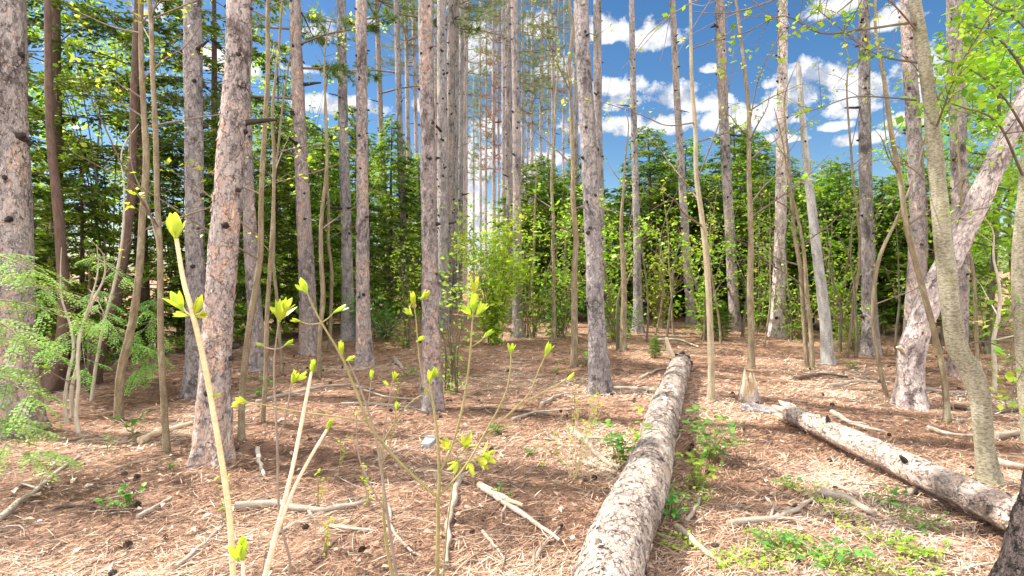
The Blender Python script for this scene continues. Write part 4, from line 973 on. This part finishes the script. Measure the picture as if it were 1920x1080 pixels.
# ------------------------------------------------------------------ fallen branches
def fallen(label, p, w, mat='stick', forks=0, lift=.0, group='fallen branches on the needle floor'):
    """A branch lying along ground pixels p."""
    P = np.array([gp(a, b) for a, b in p]); r0 = w * .5 / F * P[:, 1].mean()
    P[:, 2] = gz(P[:, 0], P[:, 1]) + r0 * .8 + .012 + lift
    base = P.mean(0).copy(); base[2] = float(gz(base[0], base[1]))
    g = np.random.default_rng(int(p[0][0] * 7 + p[0][1]))
    root = thing('fallen_branch', label, 'branch', base, group)
    mb = MB()
    S = smooth_path(P, 10); ln = np.linalg.norm(P[-1] - P[0]); S[1:-1] += g.normal(0, min(r0 * .45, ln * .008), (8, 3)) * [1, 1, .4]
    C, T, r = mb.tube(S - base, np.linspace(r0 * 1.1, r0 * .55, 10), 9, 30, rough=.04 if ln < .7 else .09)
    mb.build('limb', [M[mat]], root)
    for k in range(forks):
        mb = MB(); i = g.integers(6, 24); L = np.linalg.norm(P[-1] - P[0]) * g.uniform(.15, .35)
        sd = unit(T[i] * .8 + np.array([-T[i][1], T[i][0], .1]) * g.choice([-1, 1]) * .8)
        e = C[i] + sd * L; e[2] = max(e[2], .01)
        mb.tube([C[i], (C[i] + e) / 2 + g.normal(0, .01, 3), e], [r[i] * .6, r[i] * .45, r[i] * .2], 6, 8, rough=.1)
        mb.build('twig', [M[mat]], root)
    return root
FB = [
    ('long pale branch lying diagonally at the bottom left', [(-10, 995), (50, 945), (95, 905), (150, 858)], 11, 'stick', 2),
    ('pale broken limb lying across the floor behind the thick tan shoot', [(440, 968), (510, 958), (590, 966), (690, 952)], 15, 'stick', 1),
    ('short birch pale stick left of the double pale shoot', [(483, 850), (488, 878), (495, 905)], 9, 'pale_twig', 0),
    ('stick slanting from the pale shoots to the bottom edge', [(520, 1010), (600, 970), (650, 950)], 8, 'stick', 0),
    ('bent stick in the bottom left quarter near the tan shoot', [(330, 1078), (370, 1045), (420, 1000)], 9, 'stick', 1),
    ('short thick stick below the pale broken limb', [(618, 998), (650, 1004), (700, 1010)], 8, 'stick', 0),
    ('peeled pale stick right of the green shoot', [(898, 922), (930, 940), (980, 962)], 12, 'wood', 0),
    ('grey stick tucked under the peeled pale stick', [(905, 930), (960, 965), (1010, 1000), (1050, 1030)], 12, 'stick', 1),
    ('straight grey limb pointing at the viewer by the green shoot', [(865, 905), (845, 970), (838, 1078)], 13, 'stick', 1),
    ('pale broken limb left of the big log', [(1068, 808), (1095, 830), (1130, 865), (1165, 885)], 14, 'stick', 1),
    ('pale bent limb behind the big leafed plant beside the log', [(1075, 860), (1120, 880), (1155, 895)], 9, 'stick', 0),
    ('long stick bottom right of the big log', [(1270, 998), (1310, 1035), (1360, 1078)], 14, 'stick', 0),
    ('forked pale stick on the sunny floor right of the log', [(1365, 990), (1410, 985), (1470, 975), (1525, 940)], 12, 'stick', 2),
    ('grey stick among green plants right of the forked stick', [(1525, 888), (1570, 915), (1610, 935)], 9, 'stick', 1),
    ('broken slab like stick under the slimmer log', [(1540, 930), (1590, 945), (1640, 970)], 18, 'stick', 0),
    ('short stub of wood leaning from under the slimmer log', [(1700, 935), (1712, 925), (1724, 915)], 12, 'stick', 0),
    ('curled pale twig in the bottom right corner', [(1790, 1075), (1830, 1060), (1870, 1055)], 7, 'pale_twig', 1),
    ('brown stick lying behind the slimmer log in the sun', [(1560, 780), (1600, 800), (1660, 812)], 10, 'stick', 1),
    ('long thin stick in the sun left of the bent beech', [(1740, 800), (1780, 812), (1830, 815)], 8, 'stick', 0),
    ('pale limb right of the bent beech at the edge', [(1865, 818), (1895, 815), (1930, 808)], 13, 'stick', 0),
    ('brown limb right of the bent beech, lower one', [(1868, 860), (1890, 866), (1930, 872)], 16, 'stick', 0),
    ('reddish limb behind the bent beech foot', [(1790, 760), (1850, 770), (1930, 768)], 9, 'stick_dark', 1),
    ('broken orange tinged limb at the foot of the straight left sapling', [(262, 838), (300, 824), (360, 806)], 13, 'wood', 0),
    ('grey limb behind the straight left sapling', [(275, 832), (320, 812), (365, 800)], 9, 'stick', 1),
    ('stick curving across the left floor below the low plants', [(110, 965), (160, 962), (210, 972), (225, 985)], 6, 'stick_dark', 1),
    ('dark thin stick on the left floor', [(165, 930), (210, 920), (262, 915)], 6, 'stick_dark', 0),
    ('grey weathered splinter on the left floor', [(258, 985), (290, 968), (322, 950)], 10, 'stick', 0),
    ('fine stick near the cedar shade at the left', [(215, 890), (250, 878), (320, 862)], 5, 'stick', 1),
    ('long stick in the shade between the pines', [(480, 760), (560, 745), (640, 735), (700, 742)], 6, 'stick', 1),
    ('pale long stick right of the close pair', [(640, 770), (700, 765), (760, 770), (820, 760)], 6, 'stick', 2),
    ('thin stick crossing in front of the knotty pine', [(660, 735), (720, 750), (800, 752)], 5, 'stick', 0),
    ('short stick left of the dark stemmed shrub', [(738, 670), (748, 685), (756, 698)], 9, 'stick', 0),
    ('dark stick right of the knotty pine foot', [(880, 770), (930, 768), (990, 775), (1040, 785)], 6, 'stick_dark', 2),
    ('thin long stick in front of the lilac grey pine', [(960, 790), (1010, 776), (1080, 772)], 6, 'stick', 0),
    ('forked stick left of the lilac pine foot', [(1015, 762), (1050, 745), (1088, 740)], 7, 'stick', 2),
    ('stick right of the lilac pine foot', [(1150, 735), (1200, 740), (1250, 755)], 7, 'stick', 2),
    ('pale stick on the far floor near the log end', [(1200, 720), (1230, 705), (1265, 700)], 6, 'stick', 0),
    ('long pale stick lying far behind the log end', [(1230, 640), (1270, 640), (1310, 652)], 5, 'pale_twig', 0),
    ('dark forked stick on the far right floor', [(1490, 710), (1540, 702), (1590, 705)], 7, 'stick_dark', 1),
    ('stick left of the leaning trunk foot', [(1560, 720), (1610, 712), (1670, 716)], 7, 'stick', 1),
    ('long stick right of the leaning trunk foot', [(1730, 728), (1770, 735), (1830, 740)], 7, 'stick', 1),
    ('bent stick right of the big log among seedlings', [(1285, 985), (1305, 960), (1320, 915)], 8, 'stick', 0),
    ('thin stick lying along the big log right side', [(1235, 900), (1250, 860), (1275, 820)], 7, 'stick', 1),
    ('thin dark stick at the bottom centre', [(590, 1065), (610, 1045), (640, 1020), (690, 990)], 6, 'stick_dark', 0),
    ('curving grey twig at the bottom centre', [(728, 960), (735, 1000), (760, 1040), (790, 1060)], 7, 'stick', 0),
    ('thin pale stick beside the green shoot foot', [(905, 1010), (935, 1050), (950, 1078)], 7, 'stick', 1),
    ('stick at the bottom edge left of the big log', [(1000, 1078), (1020, 1040), (1050, 1000)], 9, 'stick', 1),
    ('grey stick left of the peeled stick near the flat stone', [(700, 870), (740, 850), (800, 838)], 6, 'stick', 1),
]
for f_ in FB: fallen(*f_)

# flat stone
base = gp(804, 832)
root = thing('flat_stone', 'flat grey stone slab lying in front of the knotty pine', 'stone', base)
mb = MB(); g = np.random.default_rng(3); k = 14
a = np.arange(k) / k * 6.28
ring = np.stack([np.sign(np.cos(a)) * np.abs(np.cos(a)) ** .45 * .048, np.sign(np.sin(a)) * np.abs(np.sin(a)) ** .45 * .12, a * 0], -1) + g.normal(0, .004, (k, 3))
top = ring * [.93, .95, 1] + [0, 0, .045]; mid = ring + [0, 0, .036]
V = np.vstack([ring - [0, 0, .02], mid, top, [[0, 0, .046]]]); jj = np.arange(k); j2 = (jj + 1) % k
mb.add(V, np.vstack([np.stack([jj, j2, j2 + k, jj + k], -1), np.stack([jj + k, j2 + k, j2 + 2 * k, jj + 2 * k], -1)]), np.stack([jj + 2 * k, j2 + 2 * k, np.full(k, 3 * k)], -1))
mb.build('slab', [M['slate']], root, smooth=False)

# pine cones
mb = MB(); g = np.random.default_rng(8)
for ring_ in range(6):
    t = ring_ / 5; rr2 = .021 * math.sin(math.pi * (.22 + .7 * t)); k = 8
    a = np.arange(k) / k * 6.28 + ring_ * .4
    d = np.stack([np.cos(a), np.sin(a), np.full(k, .45)], -1)
    mb.leaves(np.stack([np.cos(a) * .004, np.sin(a) * .004, np.full(k, .008 + t * .04)], -1), d, np.tile([0, 0, 1.], (k, 1)), rr2 * 1.25 + .004, .015, np.clip(g.normal(.5, .3, k), 0, 1), fold=-.1, wide=.7)
mb.tube([[0, 0, 0], [0, 0, .025], [0, 0, .05]], [.006, .008, .003], 6, 5)
oc = mb.build('pine_cone', [M['cone']]); cone_me = oc.data; bpy.data.objects.remove(oc)
x, y, z = scatter(110, 1.9, 9, .8, .95)
for k in range(110):
    o = bpy.data.objects.new('pine_cone', cone_me); COL.objects.link(o)
    o.location = (x[k], y[k], z[k] + .026); o.rotation_euler = (random.uniform(1.2, 1.9), 0, random.uniform(0, 6.28)); s = random.uniform(.55, .85); o.scale = (s, s, s)
    tag(o, 'small dark open pine cone lying on the needle litter', 'pine cone', 'pine cones scattered on the floor')

# ------------------------------------------------------------------ low plants
def herb(label, base, n, H, spread, Ls, seed, mat='herb', name='leafy_plant', group='low green plants on the floor', lw=.55, per=5):
    g = np.random.default_rng(seed)
    root = thing(name, label, 'plant', base, group)
    ms, ml = MB(), MB()
    for k in range(n):
        a = g.uniform(0, 6.28); s = spread * math.sqrt(g.random()); h = H * g.uniform(.4, 1.1)
        tip = np.array([math.cos(a) * s, math.sin(a) * s, h])
        C, T, r = ms.tube([[g.normal(0, .02), g.normal(0, .02), -.02], tip * [.4, .4, .6], tip], [.0032, .0026, .0012], 4, 7, cap=False)
        for q in range(per):
            i = 6 if q < 2 else g.integers(2, 7); aa = g.uniform(0, 6.28)
            d = unit([math.cos(aa), math.sin(aa), g.uniform(-.15, .45)])
            L = Ls * g.uniform(.6, 1.2)
            ml.blade(C[i] + d * .008, d, np.array([0, 0, 1.]) + g.normal(0, .2, 3), L, L * lw * g.uniform(.8, 1.1), -g.uniform(.1, .7), 4, np.clip(g.normal(.5, .22), 0, 1), .2)
    ms.build('stems', [M['shoot_olive']], root); ml.build('leaves', [M[mat]], root)
    return root
HB = [
    ('broad leafed plant against the left side of the big log', (1158, 872), 9, .30, .16, .085, 'herb', .55, 6),
    ('upright leaf pair growing at the big log left edge', (1198, 880), 3, .42, .05, .10, 'bush', .4, 5),
    ('bushy bright plant leaning over the right side of the big log', (1335, 868), 16, .36, .24, .075, 'herb', .5, 7),
    ('sunlit plant with scattered pale leaves right of the big log', (1305, 920), 12, .22, .22, .055, 'bush', .6, 6),
    ('low plant at the big log right flank near the bottom', (1258, 975), 9, .14, .16, .05, 'herb', .6, 6),
    ('small blue green plant on the left floor', (235, 965), 8, .10, .13, .045, 'herb', .75, 5),
    ('seedling with round leaves at the wavy sapling foot', (248, 822), 6, .18, .16, .07, 'herb', .8, 4),
    ('tiny seedling left of the straight sapling foot', (205, 850), 3, .14, .05, .035, 'herb', .6, 4),
    ('tiny green seedling below the straight sapling foot', (320, 888), 3, .08, .05, .035, 'herb', .6, 5),
    ('low plant between the tan shoot and the fan of buds', (490, 748), 7, .2, .3, .08, 'herb', .6, 5),
    ('small plant in front of the left leaning pine pair', (690, 640), 9, .3, .6, .09, 'herb', .6, 5),
    ('low plant left of the knotty pine foot', (764, 708), 6, .14, .2, .06, 'herb', .6, 5),
    ('dense tuft right of the yellow cluster on the middle floor', (932, 808), 7, .10, .09, .05, 'herb', .5, 6),
    ('small seedlings beside the peeled stick', (935, 935), 5, .06, .08, .03, 'herb', .6, 4),
    ('small plant left of the big log on the brown floor', (990, 850), 4, .08, .1, .04, 'herb', .6, 4),
    ('low plant by the lilac pine foot', (1098, 690), 6, .25, .15, .07, 'bush', .6, 5),
    ('green tuft in front of the forked pale stick', (1450, 1035), 10, .09, .16, .04, 'herb', .55, 6),
    ('bright green tuft at the bottom edge right of the log', (1560, 1062), 12, .09, .2, .04, 'herb', .55, 6),
    ('low green plant under the slimmer log', (1665, 952), 7, .12, .12, .05, 'herb', .5, 5),
    ('grassy green plant right of the one under the slimmer log', (1730, 985), 9, .09, .16, .05, 'herb', .35, 6),
    ('pale sunlit ground plant bottom right', (1640, 1020), 10, .07, .22, .04, 'bush', .55, 6),
    ('sunlit ground plant in the bottom right corner', (1750, 1050), 9, .07, .2, .04, 'bush', .55, 6),
    ('small plant between the two fallen logs', (1480, 915), 5, .07, .1, .04, 'herb', .6, 5),
    ('yellow leafed sprig at the right edge beside the bent beech', (1890, 770), 5, .45, .2, .06, 'young', .6, 5),
    ('small seedling on the far floor left of the fallen log end', (1232, 660), 5, .12, .15, .06, 'herb', .5, 6),
    ('green plant at the foot of the straight dark grey pine', (1600, 690), 6, .16, .25, .06, 'herb', .6, 5),
    ('pale green seedling behind the low plant near the yellow shrub', (1040, 700), 5, .2, .2, .05, 'bush', .6, 5),
]
for k, (lab, p, n, H, sp, Ls, mt, lw, per) in enumerate(HB):
    herb(lab, gp(*p), n, H, sp, Ls, 300 + k, mt, lw=lw, per=per)

# ground cover in the sun, bottom right
N = 2600
px = rng.uniform(1230, 1800, N); py = rng.uniform(915, 1090, N)
x = (px - CX) / F * (CH * F / (py - HZ)); y = CH * F / (py - HZ)
keep = (vnoise(x * 3.5, y * 3.5 + 50) > .10); x, y = x[keep], y[keep]; N = len(x)
a = rng.random(N) * 6.28
mb = MB()
mb.leaves(np.stack([x, y, gz(x, y) + rng.uniform(.012, .05, N)], -1), np.stack([np.cos(a), np.sin(a), rng.uniform(-.1, .5, N)], -1), np.stack([rng.normal(0, .3, N), rng.normal(0, .3, N), np.ones(N)], -1), rng.uniform(.018, .038, N), rng.uniform(.012, .022, N), rng.uniform(.2, 1, N))
tag(mb.build('ground_cover', M['bush']), 'tiny bright green ground cover in the sunny patch right of the log', 'ground cover', kind='stuff')

# yellow leaved twiggy bush left of the log
base = gp(1080, 905)
root = thing('twiggy_bush', 'small twiggy bush with tan stems and sparse yellow leaves left of the log', 'shrub', base)
g = np.random.default_rng(77)
for k in range(16):
    tip = np.array([g.uniform(-.20, .22), g.uniform(-.15, .15), g.uniform(.25, .62)])
    path = np.array([[g.normal(0, .03), g.normal(0, .03), -.02], tip * [.3, .3, .35] + g.normal(0, .02, 3), tip * [.7, .7, .7], tip])
    leafy(root, np.zeros(3), path, .0032, 'shoot', 'young', 10, .032, t0=.45, seed=int(g.integers(1e6)), side=4, clump=3, spread=.03)

# ------------------------------------------------------------------ foreground shoots with opening buds
def bud(parent, p, d, size, g, n=7, open_=.35, name='leaf_bud'):
    mb = MB(); d = unit(d)
    ref = np.cross(d, [0.3, .9, .2]); ref = unit(ref); oth = np.cross(d, ref)
    for k in range(n):
        a = k * 2.399 + g.uniform(-.3, .3); out = math.cos(a) * ref + math.sin(a) * oth
        op = open_ * (.4 + .8 * k / n) * g.uniform(.8, 1.2)
        dd = unit(d * math.cos(op) + out * math.sin(op))
        L = size * g.uniform(.75, 1.1)
        mb.blade(p + out * size * .05 - d * size * .03, dd, -out, L, L * g.uniform(.3, .46), g.uniform(.1, .6), 7, np.clip(g.normal(.45, .28), 0, 1), .5)
    mb.tube([p - d * size * .12, p, p + d * size * .15], [size * .06, size * .085, size * .05], 7, 5, tint=.15)
    return mb.build(name, [M['bud']], parent)

def shoot(label, paths, buds, mat, depth, base_px=None, group='young shoots with opening buds in the foreground', name='young_shoot'):
    """paths: lists of (col, row, width[, depth]); the first path starts at the foot."""
    g = np.random.default_rng(int(paths[0][0][0] * 13 + paths[0][0][1]))
    f = paths[0][0]; foot = at(f[0], f[1], depth)
    if foot[2] > 0:
        dn = at(*paths[0][0][:2], depth) - at(*paths[0][1][:2], depth); dn = dn / max(abs(dn[2]), .01)
        foot = foot + np.array([dn[0] * .6 * foot[2], .05, 0]); foot[2] = float(gz(foot[0], foot[1]))
    base = foot.copy()
    root = thing(name, label, 'shoot', base, group)
    for k, path in enumerate(paths):
        P = [at(p[0], p[1], p[3] if len(p) > 3 else depth) for p in path]; w = [p[2] * .5 / F * (p[3] if len(p) > 3 else depth) for p in path]
        w = [q * .74 for q in w]
        if k == 0:
            pre = P[0] + (P[0] - P[1]) * .5; mid = (pre + foot) / 2 + (P[0] - P[1]) * .2
            P = [foot - [0, 0, .03], mid, pre] + P; w = [w[0] * 1.15, w[0] * 1.1, w[0] * 1.03] + w
        mb = MB()
        n = max(14, len(P) * (12 if k == 0 else 7))
        C, T, r = mb.tube(np.array(P) - base, w, 12, n, rough=.05)
        for q in range(3, n - 2, 13 if k == 0 else 8):      # leaf scar rings
            nn = C[q]; mb.tube([nn - T[q] * r[q] * .5, nn, nn + T[q] * r[q] * .5], [r[q] * .97, r[q] * 1.10, r[q] * .97], 10, 5)
        mb.build('stem' if k == 0 else 'branch', [M[mat]], root)
    for (px, py, dx, dy, s, n, op) in buds:
        d = np.array([dx, g.uniform(-.25, .05), -dy])
        bud(root, at(px, py, depth) - base, d, s / F * depth * g.uniform(.72, 1.02), g, max(3, n - int(g.integers(0, 3))), op * g.uniform(.95, 1.35))
    return root

shoot('tall thick tan shoot with a fat bud on top, leftmost', [
    [(438, 1090, 15), (432, 985, 14), (424, 915, 14), (405, 800, 13), (385, 690, 13), (362, 590, 13), (345, 530, 11), (331, 448, 10)],
    [(360, 592, 5), (348, 584, 5), (342, 572, 4)], [(362, 590, 5), (374, 588, 5), (382, 580, 4)]],
    [(330, 446, -.05, -1, 64, 14, .5), (342, 580, -.55, -.85, 46, 7, .4), (366, 588, .45, -.9, 46, 7, .4), (352, 592, -.9, -.1, 26, 3, .5), (368, 594, .9, -.25, 30, 3, .5), (398, 745, .8, -.4, 20, 3, .4)], 'shoot', 1.0)
shoot('short pale shoot with one bright bud at the bottom left', [[(455, 1095, 10), (456, 1070, 9), (455, 1050, 8)]], [(455, 1048, .0, -1, 56, 8, .3), (446, 1050, -.5, -.9, 34, 4, .3)], 'shoot_pale', .95)
shoot('forked pair of pale straw shoots, each with one bud', [
    [(494, 1092, 14), (522, 985, 12), (548, 880, 10), (568, 780, 9), (584, 698, 7)], [(515, 1010, 9), (545, 930, 9), (575, 870, 8), (613, 806, 7)]],
    [(586, 698, .1, -1, 32, 8, .3), (615, 806, .3, -1, 26, 7, .3)], 'shoot_pale', 1.15)
shoot('thin dark shoot topped by a fan of yellow leaves', [
    [(540, 1090, 8), (543, 1050, 7), (524, 965, 6), (520, 840, 6), (514, 700, 5), (518, 640, 4), (523, 605, 4)],
    [(521, 822, 4), (536, 780, 4), (546, 720, 3)], [(515, 655, 3), (500, 652, 3), (493, 648, 2)], [(515, 655, 3), (528, 652, 3), (538, 645, 2)], [(522, 607, 3), (526, 590, 3), (530, 580, 2)]],
    [(524, 600, .2, -1, 46, 9, .65), (530, 584, .5, -.8, 34, 7, .6), (520, 590, -.6, -.7, 26, 4, .5), (494, 648, -.9, -.3, 22, 4, .3), (536, 646, .9, -.5, 24, 5, .4), (548, 718, .4, -.9, 30, 7, .55), (557, 712, .8, -.5, 28, 4, .5)], 'shoot_grey', 1.45)
shoot('branching green shoot in the centre with one long arm to the upper left', [
    [(820, 1090, 10), (821, 1000, 10), (822, 930, 10), (824, 885, 9), (818, 800, 7), (806, 720, 5)],
    [(822, 932, 8), (800, 915, 8), (745, 862, 7), (695, 800, 7), (668, 735, 7), (640, 668, 6), (600, 600, 5), (575, 548, 4)],
    [(825, 884, 7), (848, 835, 6), (868, 760, 6), (880, 680, 5), (886, 600, 4), (888, 580, 4)],
    [(827, 926, 6), (868, 880, 5), (905, 820, 5), (945, 745, 4), (956, 700, 4), (958, 665, 3)],
    [(900, 828, 4), (960, 772, 4), (1010, 740, 3), (1062, 712, 3)], [(955, 775, 3), (990, 740, 3), (1012, 690, 3), (1022, 668, 2)],
    [(690, 792, 4), (640, 782, 4), (560, 772, 4), (500, 760, 3), (465, 755, 3)], [(602, 606, 3), (580, 608, 3), (562, 603, 2)], [(602, 606, 3), (616, 596, 3), (628, 584, 2)],
    [(884, 650, 3), (900, 640, 3), (910, 630, 2)], [(812, 762, 3), (790, 700, 3), (780, 600, 3), (776, 570, 2)]],
    [(806, 716, 0, -1, 26, 8, .5), (812, 706, .5, -.8, 24, 6, .6), (575, 548, -.4, -1, 34, 8, .3), (566, 545, -.8, -.8, 24, 3, .3), (562, 602, -1, -.2, 26, 6, .35), (628, 585, .9, -.5, 30, 7, .35), (888, 582, 0, -1, 44, 9, .35), (894, 590, .6, -.9, 40, 7, .5), (882, 590, -.6, -.9, 32, 6, .5), (890, 550, .1, -1, 34, 6, .4), (908, 632, .8, -.7, 24, 6, .4), (958, 662, .0, -1, 26, 7, .5), (1064, 712, .7, -.7, 24, 6, .35), (1023, 666, .4, -1, 30, 7, .35), (462, 755, -.9, -.4, 30, 6, .55), (452, 752, -.5, .2, 22, 4, .4), (776, 572, -.1, -1, 34, 8, .45), (772, 590, -.7, -.6, 26, 6, .5), (790, 560, .7, -.6, 26, 6, .5), (782, 640, .8, -.6, 20, 5, .5)], 'shoot_olive', 1.4)
shoot('slender grey shoot left of the central green one', [
    [(745, 1090, 8), (726, 960, 7), (716, 890, 6), (706, 830, 5), (690, 770, 4), (672, 720, 4), (654, 680, 3)],
    [(714, 885, 4), (722, 800, 3), (736, 715, 3)], [(690, 775, 3), (693, 740, 3), (696, 712, 2)], [(722, 960, 4), (690, 900, 3), (672, 850, 3), (668, 780, 3)]],
    [(642, 662, -.2, -1, 26, 8, .45), (650, 676, .8, -.5, 20, 5, .5), (696, 710, .1, -1, 20, 7, .4), (738, 712, .3, -1, 22, 7, .4), (728, 722, -.6, -.6, 18, 5, .5), (668, 778, 0, -1, 12, 5, .4)], 'shoot_grey', 1.6)
shoot('second slender stem crossing the grey shoot near the bottom', [
    [(738, 1090, 8), (722, 1000, 8), (718, 900, 6), (716, 840, 5), (742, 790, 4), (770, 755, 3), (792, 740, 3)], [(717, 870, 4), (735, 820, 3), (742, 770, 3)]],
    [(743, 768, .2, -1, 20, 6, .45), (796, 738, .4, -.9, 16, 5, .4)], 'shoot_olive', 1.7)
# loose yellow leaf cluster right of the central shoot
shoot('thin sprig with a yellow leaf cluster right of the central shoot', [
    [(842, 960, 4), (850, 900, 4), (856, 860, 3), (872, 840, 3)], [(852, 880, 3), (870, 868, 3), (900, 862, 2)], [(856, 862, 3), (842, 845, 2), (838, 842, 2)], [(866, 848, 2), (888, 850, 2), (906, 856, 2)]],
    [(842, 842, -.5, -.8, 26, 6, .8), (872, 838, .2, -1, 30, 8, .9), (896, 862, .8, .1, 32, 8, .9), (880, 868, .2, .6, 30, 7, .9), (858, 866, -.2, .4, 26, 7, .9), (906, 856, .9, -.2, 28, 7, .8)], 'shoot_olive', 2.3)

# small thin young stems on the floor, with yellow tips
g = np.random.default_rng(31)
for (px, py, lab) in [(640, 880, 'tiny yellow tipped stem left of the grey slender shoot'), (690, 960, 'tiny yellow tipped stem over the pale broken limb'), (742, 760, 'tiny yellow tipped stem before the knotty pine'), (597, 960, 'tiny yellow tipped stem between straw shoots and grey shoot'), (1075, 760, 'tiny yellow tipped stem left of the lilac pine foot'), (420, 985, 'small fern like yellow sprig beside the tan shoot foot'), (610, 1050, 'single green sprig at the bottom centre')]:
    herb(lab, gp(px, py), 3, .26, .07, .035, int(g.integers(1e5)), 'young', 'leafy_sprig', 'tiny yellow tipped stems on the floor', .5, 5)

# ------------------------------------------------------------------ sky, sun, camera
SUN_EL, SUN_AZ = R(50), R(-78)          # azimuth from +Y towards +X
wd = bpy.data.worlds.new('World'); SC.world = wd; wd.use_nodes = True
nt = NT(wd.node_tree); nt.n.clear()
out = nt('ShaderNodeOutputWorld')
sky = nt('ShaderNodeTexSky', sky_type='NISHITA', sun_disc=False, sun_elevation=SUN_EL, sun_rotation=SUN_AZ % (2 * math.pi), altitude=200, air_density=1.0, dust_density=.6, ozone_density=2.0)
gen = nt('ShaderNodeTexCoord').outputs['Generated']
sep = nt('ShaderNodeSeparateXYZ', {0: gen})
az = nt.math('ARCTAN2', sep.outputs[0], sep.outputs[1]); el = nt.math('ARCSINE', sep.outputs[2])
blobs = [(1650, 170, 85, 42), (1500, 185, 60, 40), (1560, 150, 45, 24), (1710, 140, 70, 34), (1590, 205, 70, 20), (1390, 225, 62, 26), (1330, 195, 40, 20), (1270, 188, 48, 24), (1190, 240, 70, 22), (1150, 195, 40, 20), (1080, 240, 30, 16), (1060, 145, 36, 28), (880, 110, 48, 44), (905, 65, 28, 26), (820, 200, 40, 22), (1145, 170, 40, 26), (1240, 75, 40, 24), (1570, 12, 46, 20), (1690, 35, 46, 22), (1600, 265, 40, 12), (1720, 225, 50, 14), (600, 62, 44, 20), (690, 45, 36, 18), (650, 205, 60, 18), (760, 30, 36, 18), (560, 130, 36, 14), (940, 240, 36, 16), (1470, 262, 36, 9), (300, 30, 44, 28), (150, 285, 44, 14), (430, 120, 44, 28), (840, 15, 24, 12), (1330, 130, 16, 8), (1490, 225, 40, 14), (1655, 255, 30, 9), (1560, 240, 30, 9), (1880, 240, 60, 20), (1130, 60, 40, 22), (1000, 55, 30, 18), (1440, 160, 20, 10), (1030, 300, 40, 14), (890, 430, 110, 120), (880, 320, 60, 50), (2100, 140, 160, 60), (-200, 150, 200, 60)]
den = None
for (px, py, sx, sy) in blobs:
    hyp = math.hypot(F, px - CX)
    a0 = math.atan((px - CX) / F); e0 = math.atan((HZ - py) / hyp)
    sxa = sx / F * (F / hyp) ** 2 * 1.3; sya = sy / hyp * 1.22
    u = nt.math('MULTIPLY', nt.math('SUBTRACT', az, a0), 1 / sxa); v = nt.math('MULTIPLY', nt.math('SUBTRACT', el, e0), 1 / sya)
    # flatter undersides
    v = nt.math('MAXIMUM', v, nt.math('MULTIPLY', v, -1.7))
    d2 = nt.math('SQRT', nt.math('ADD', nt.math('MULTIPLY', u, u), nt.math('MULTIPLY', v, v)))
    k = nt.math('SUBTRACT', 1.0, d2)
    den = k if den is None else nt.math('MAXIMUM', den, k)
# bright broken cloud added as fill light, out of view overhead and behind
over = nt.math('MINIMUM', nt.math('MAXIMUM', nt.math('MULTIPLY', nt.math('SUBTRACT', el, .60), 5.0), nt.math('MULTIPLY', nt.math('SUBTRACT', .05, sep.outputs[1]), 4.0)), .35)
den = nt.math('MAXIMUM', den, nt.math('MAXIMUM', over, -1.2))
n1 = nt.noise(gen, 15.0, 8, .62); n2 = nt.noise(nt.vmath('ADD', gen, (-.010, 0.0, .020)), 15.0, 8, .62)
dd = nt.math('ADD', den, nt.math('MULTIPLY', nt.math('SUBTRACT', n1, .5), 3.8))
mask = nt.ramp(dd, [(.04, 0.0), (.32, .7), (.75, 1.0)])
lit = nt.math('ADD', .5, nt.math('MULTIPLY', nt.math('SUBTRACT', n1, n2), 4.0), clamp=True)
ccol = nt.ramp(lit, [(0.1, (2.3, 2.4, 2.7)), (.65, (4.1, 4.1, 4.15))])
ccol = nt.mix(nt.ramp(over, [(0.0, 0.0), (.3, 1.0)]), ccol, (14.0, 13.7, 13.2))  # added fill cloud, far brighter than the clouds in view
skyc = nt('ShaderNodeHueSaturation', {'Hue': .5, 'Saturation': 1.28, 'Value': .52, 'Color': sky.outputs[0]}).outputs[0]
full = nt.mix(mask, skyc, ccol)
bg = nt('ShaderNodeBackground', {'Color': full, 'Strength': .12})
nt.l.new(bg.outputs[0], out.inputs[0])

sl = bpy.data.lights.new('sun', 'SUN'); sl.energy = 4.2; sl.angle = R(.53); sl.color = (1, .95, .86)
so = bpy.data.objects.new('sun', sl); COL.objects.link(so)
sd = Vector((math.sin(SUN_AZ) * math.cos(SUN_EL), math.cos(SUN_AZ) * math.cos(SUN_EL), math.sin(SUN_EL)))
so.rotation_euler = sd.to_track_quat('Z', 'Y').to_euler()

cam = bpy.data.cameras.new('camera'); cam.sensor_width = 36; cam.lens = F / 1920 * 36; cam.clip_start = .05; cam.clip_end = 1000
cam.shift_y = -(540 - HZ) / 1920
co_ = bpy.data.objects.new('camera', cam); COL.objects.link(co_)
co_.location = (0, 0, CH); co_.rotation_euler = (R(90), 0, 0)
SC.camera = co_

SC.view_settings.view_transform = 'Standard'; SC.view_settings.look = 'None'
SC.view_settings.exposure = 1.27; SC.view_settings.gamma = 1.0; SC.view_settings.use_curve_mapping = False
SC.render.engine = 'CYCLES'
cy = SC.cycles
cy.use_denoising = True
try: cy.denoiser = 'OPENIMAGEDENOISE'; cy.denoising_input_passes = 'RGB_ALBEDO_NORMAL'; cy.denoising_prefilter = 'ACCURATE'
except Exception: pass
cy.max_bounces = 6; cy.diffuse_bounces = 4; cy.glossy_bounces = 2; cy.transmission_bounces = 4; cy.transparent_max_bounces = 4
cy.caustics_reflective = False; cy.caustics_refractive = False; cy.sample_clamp_indirect = 6
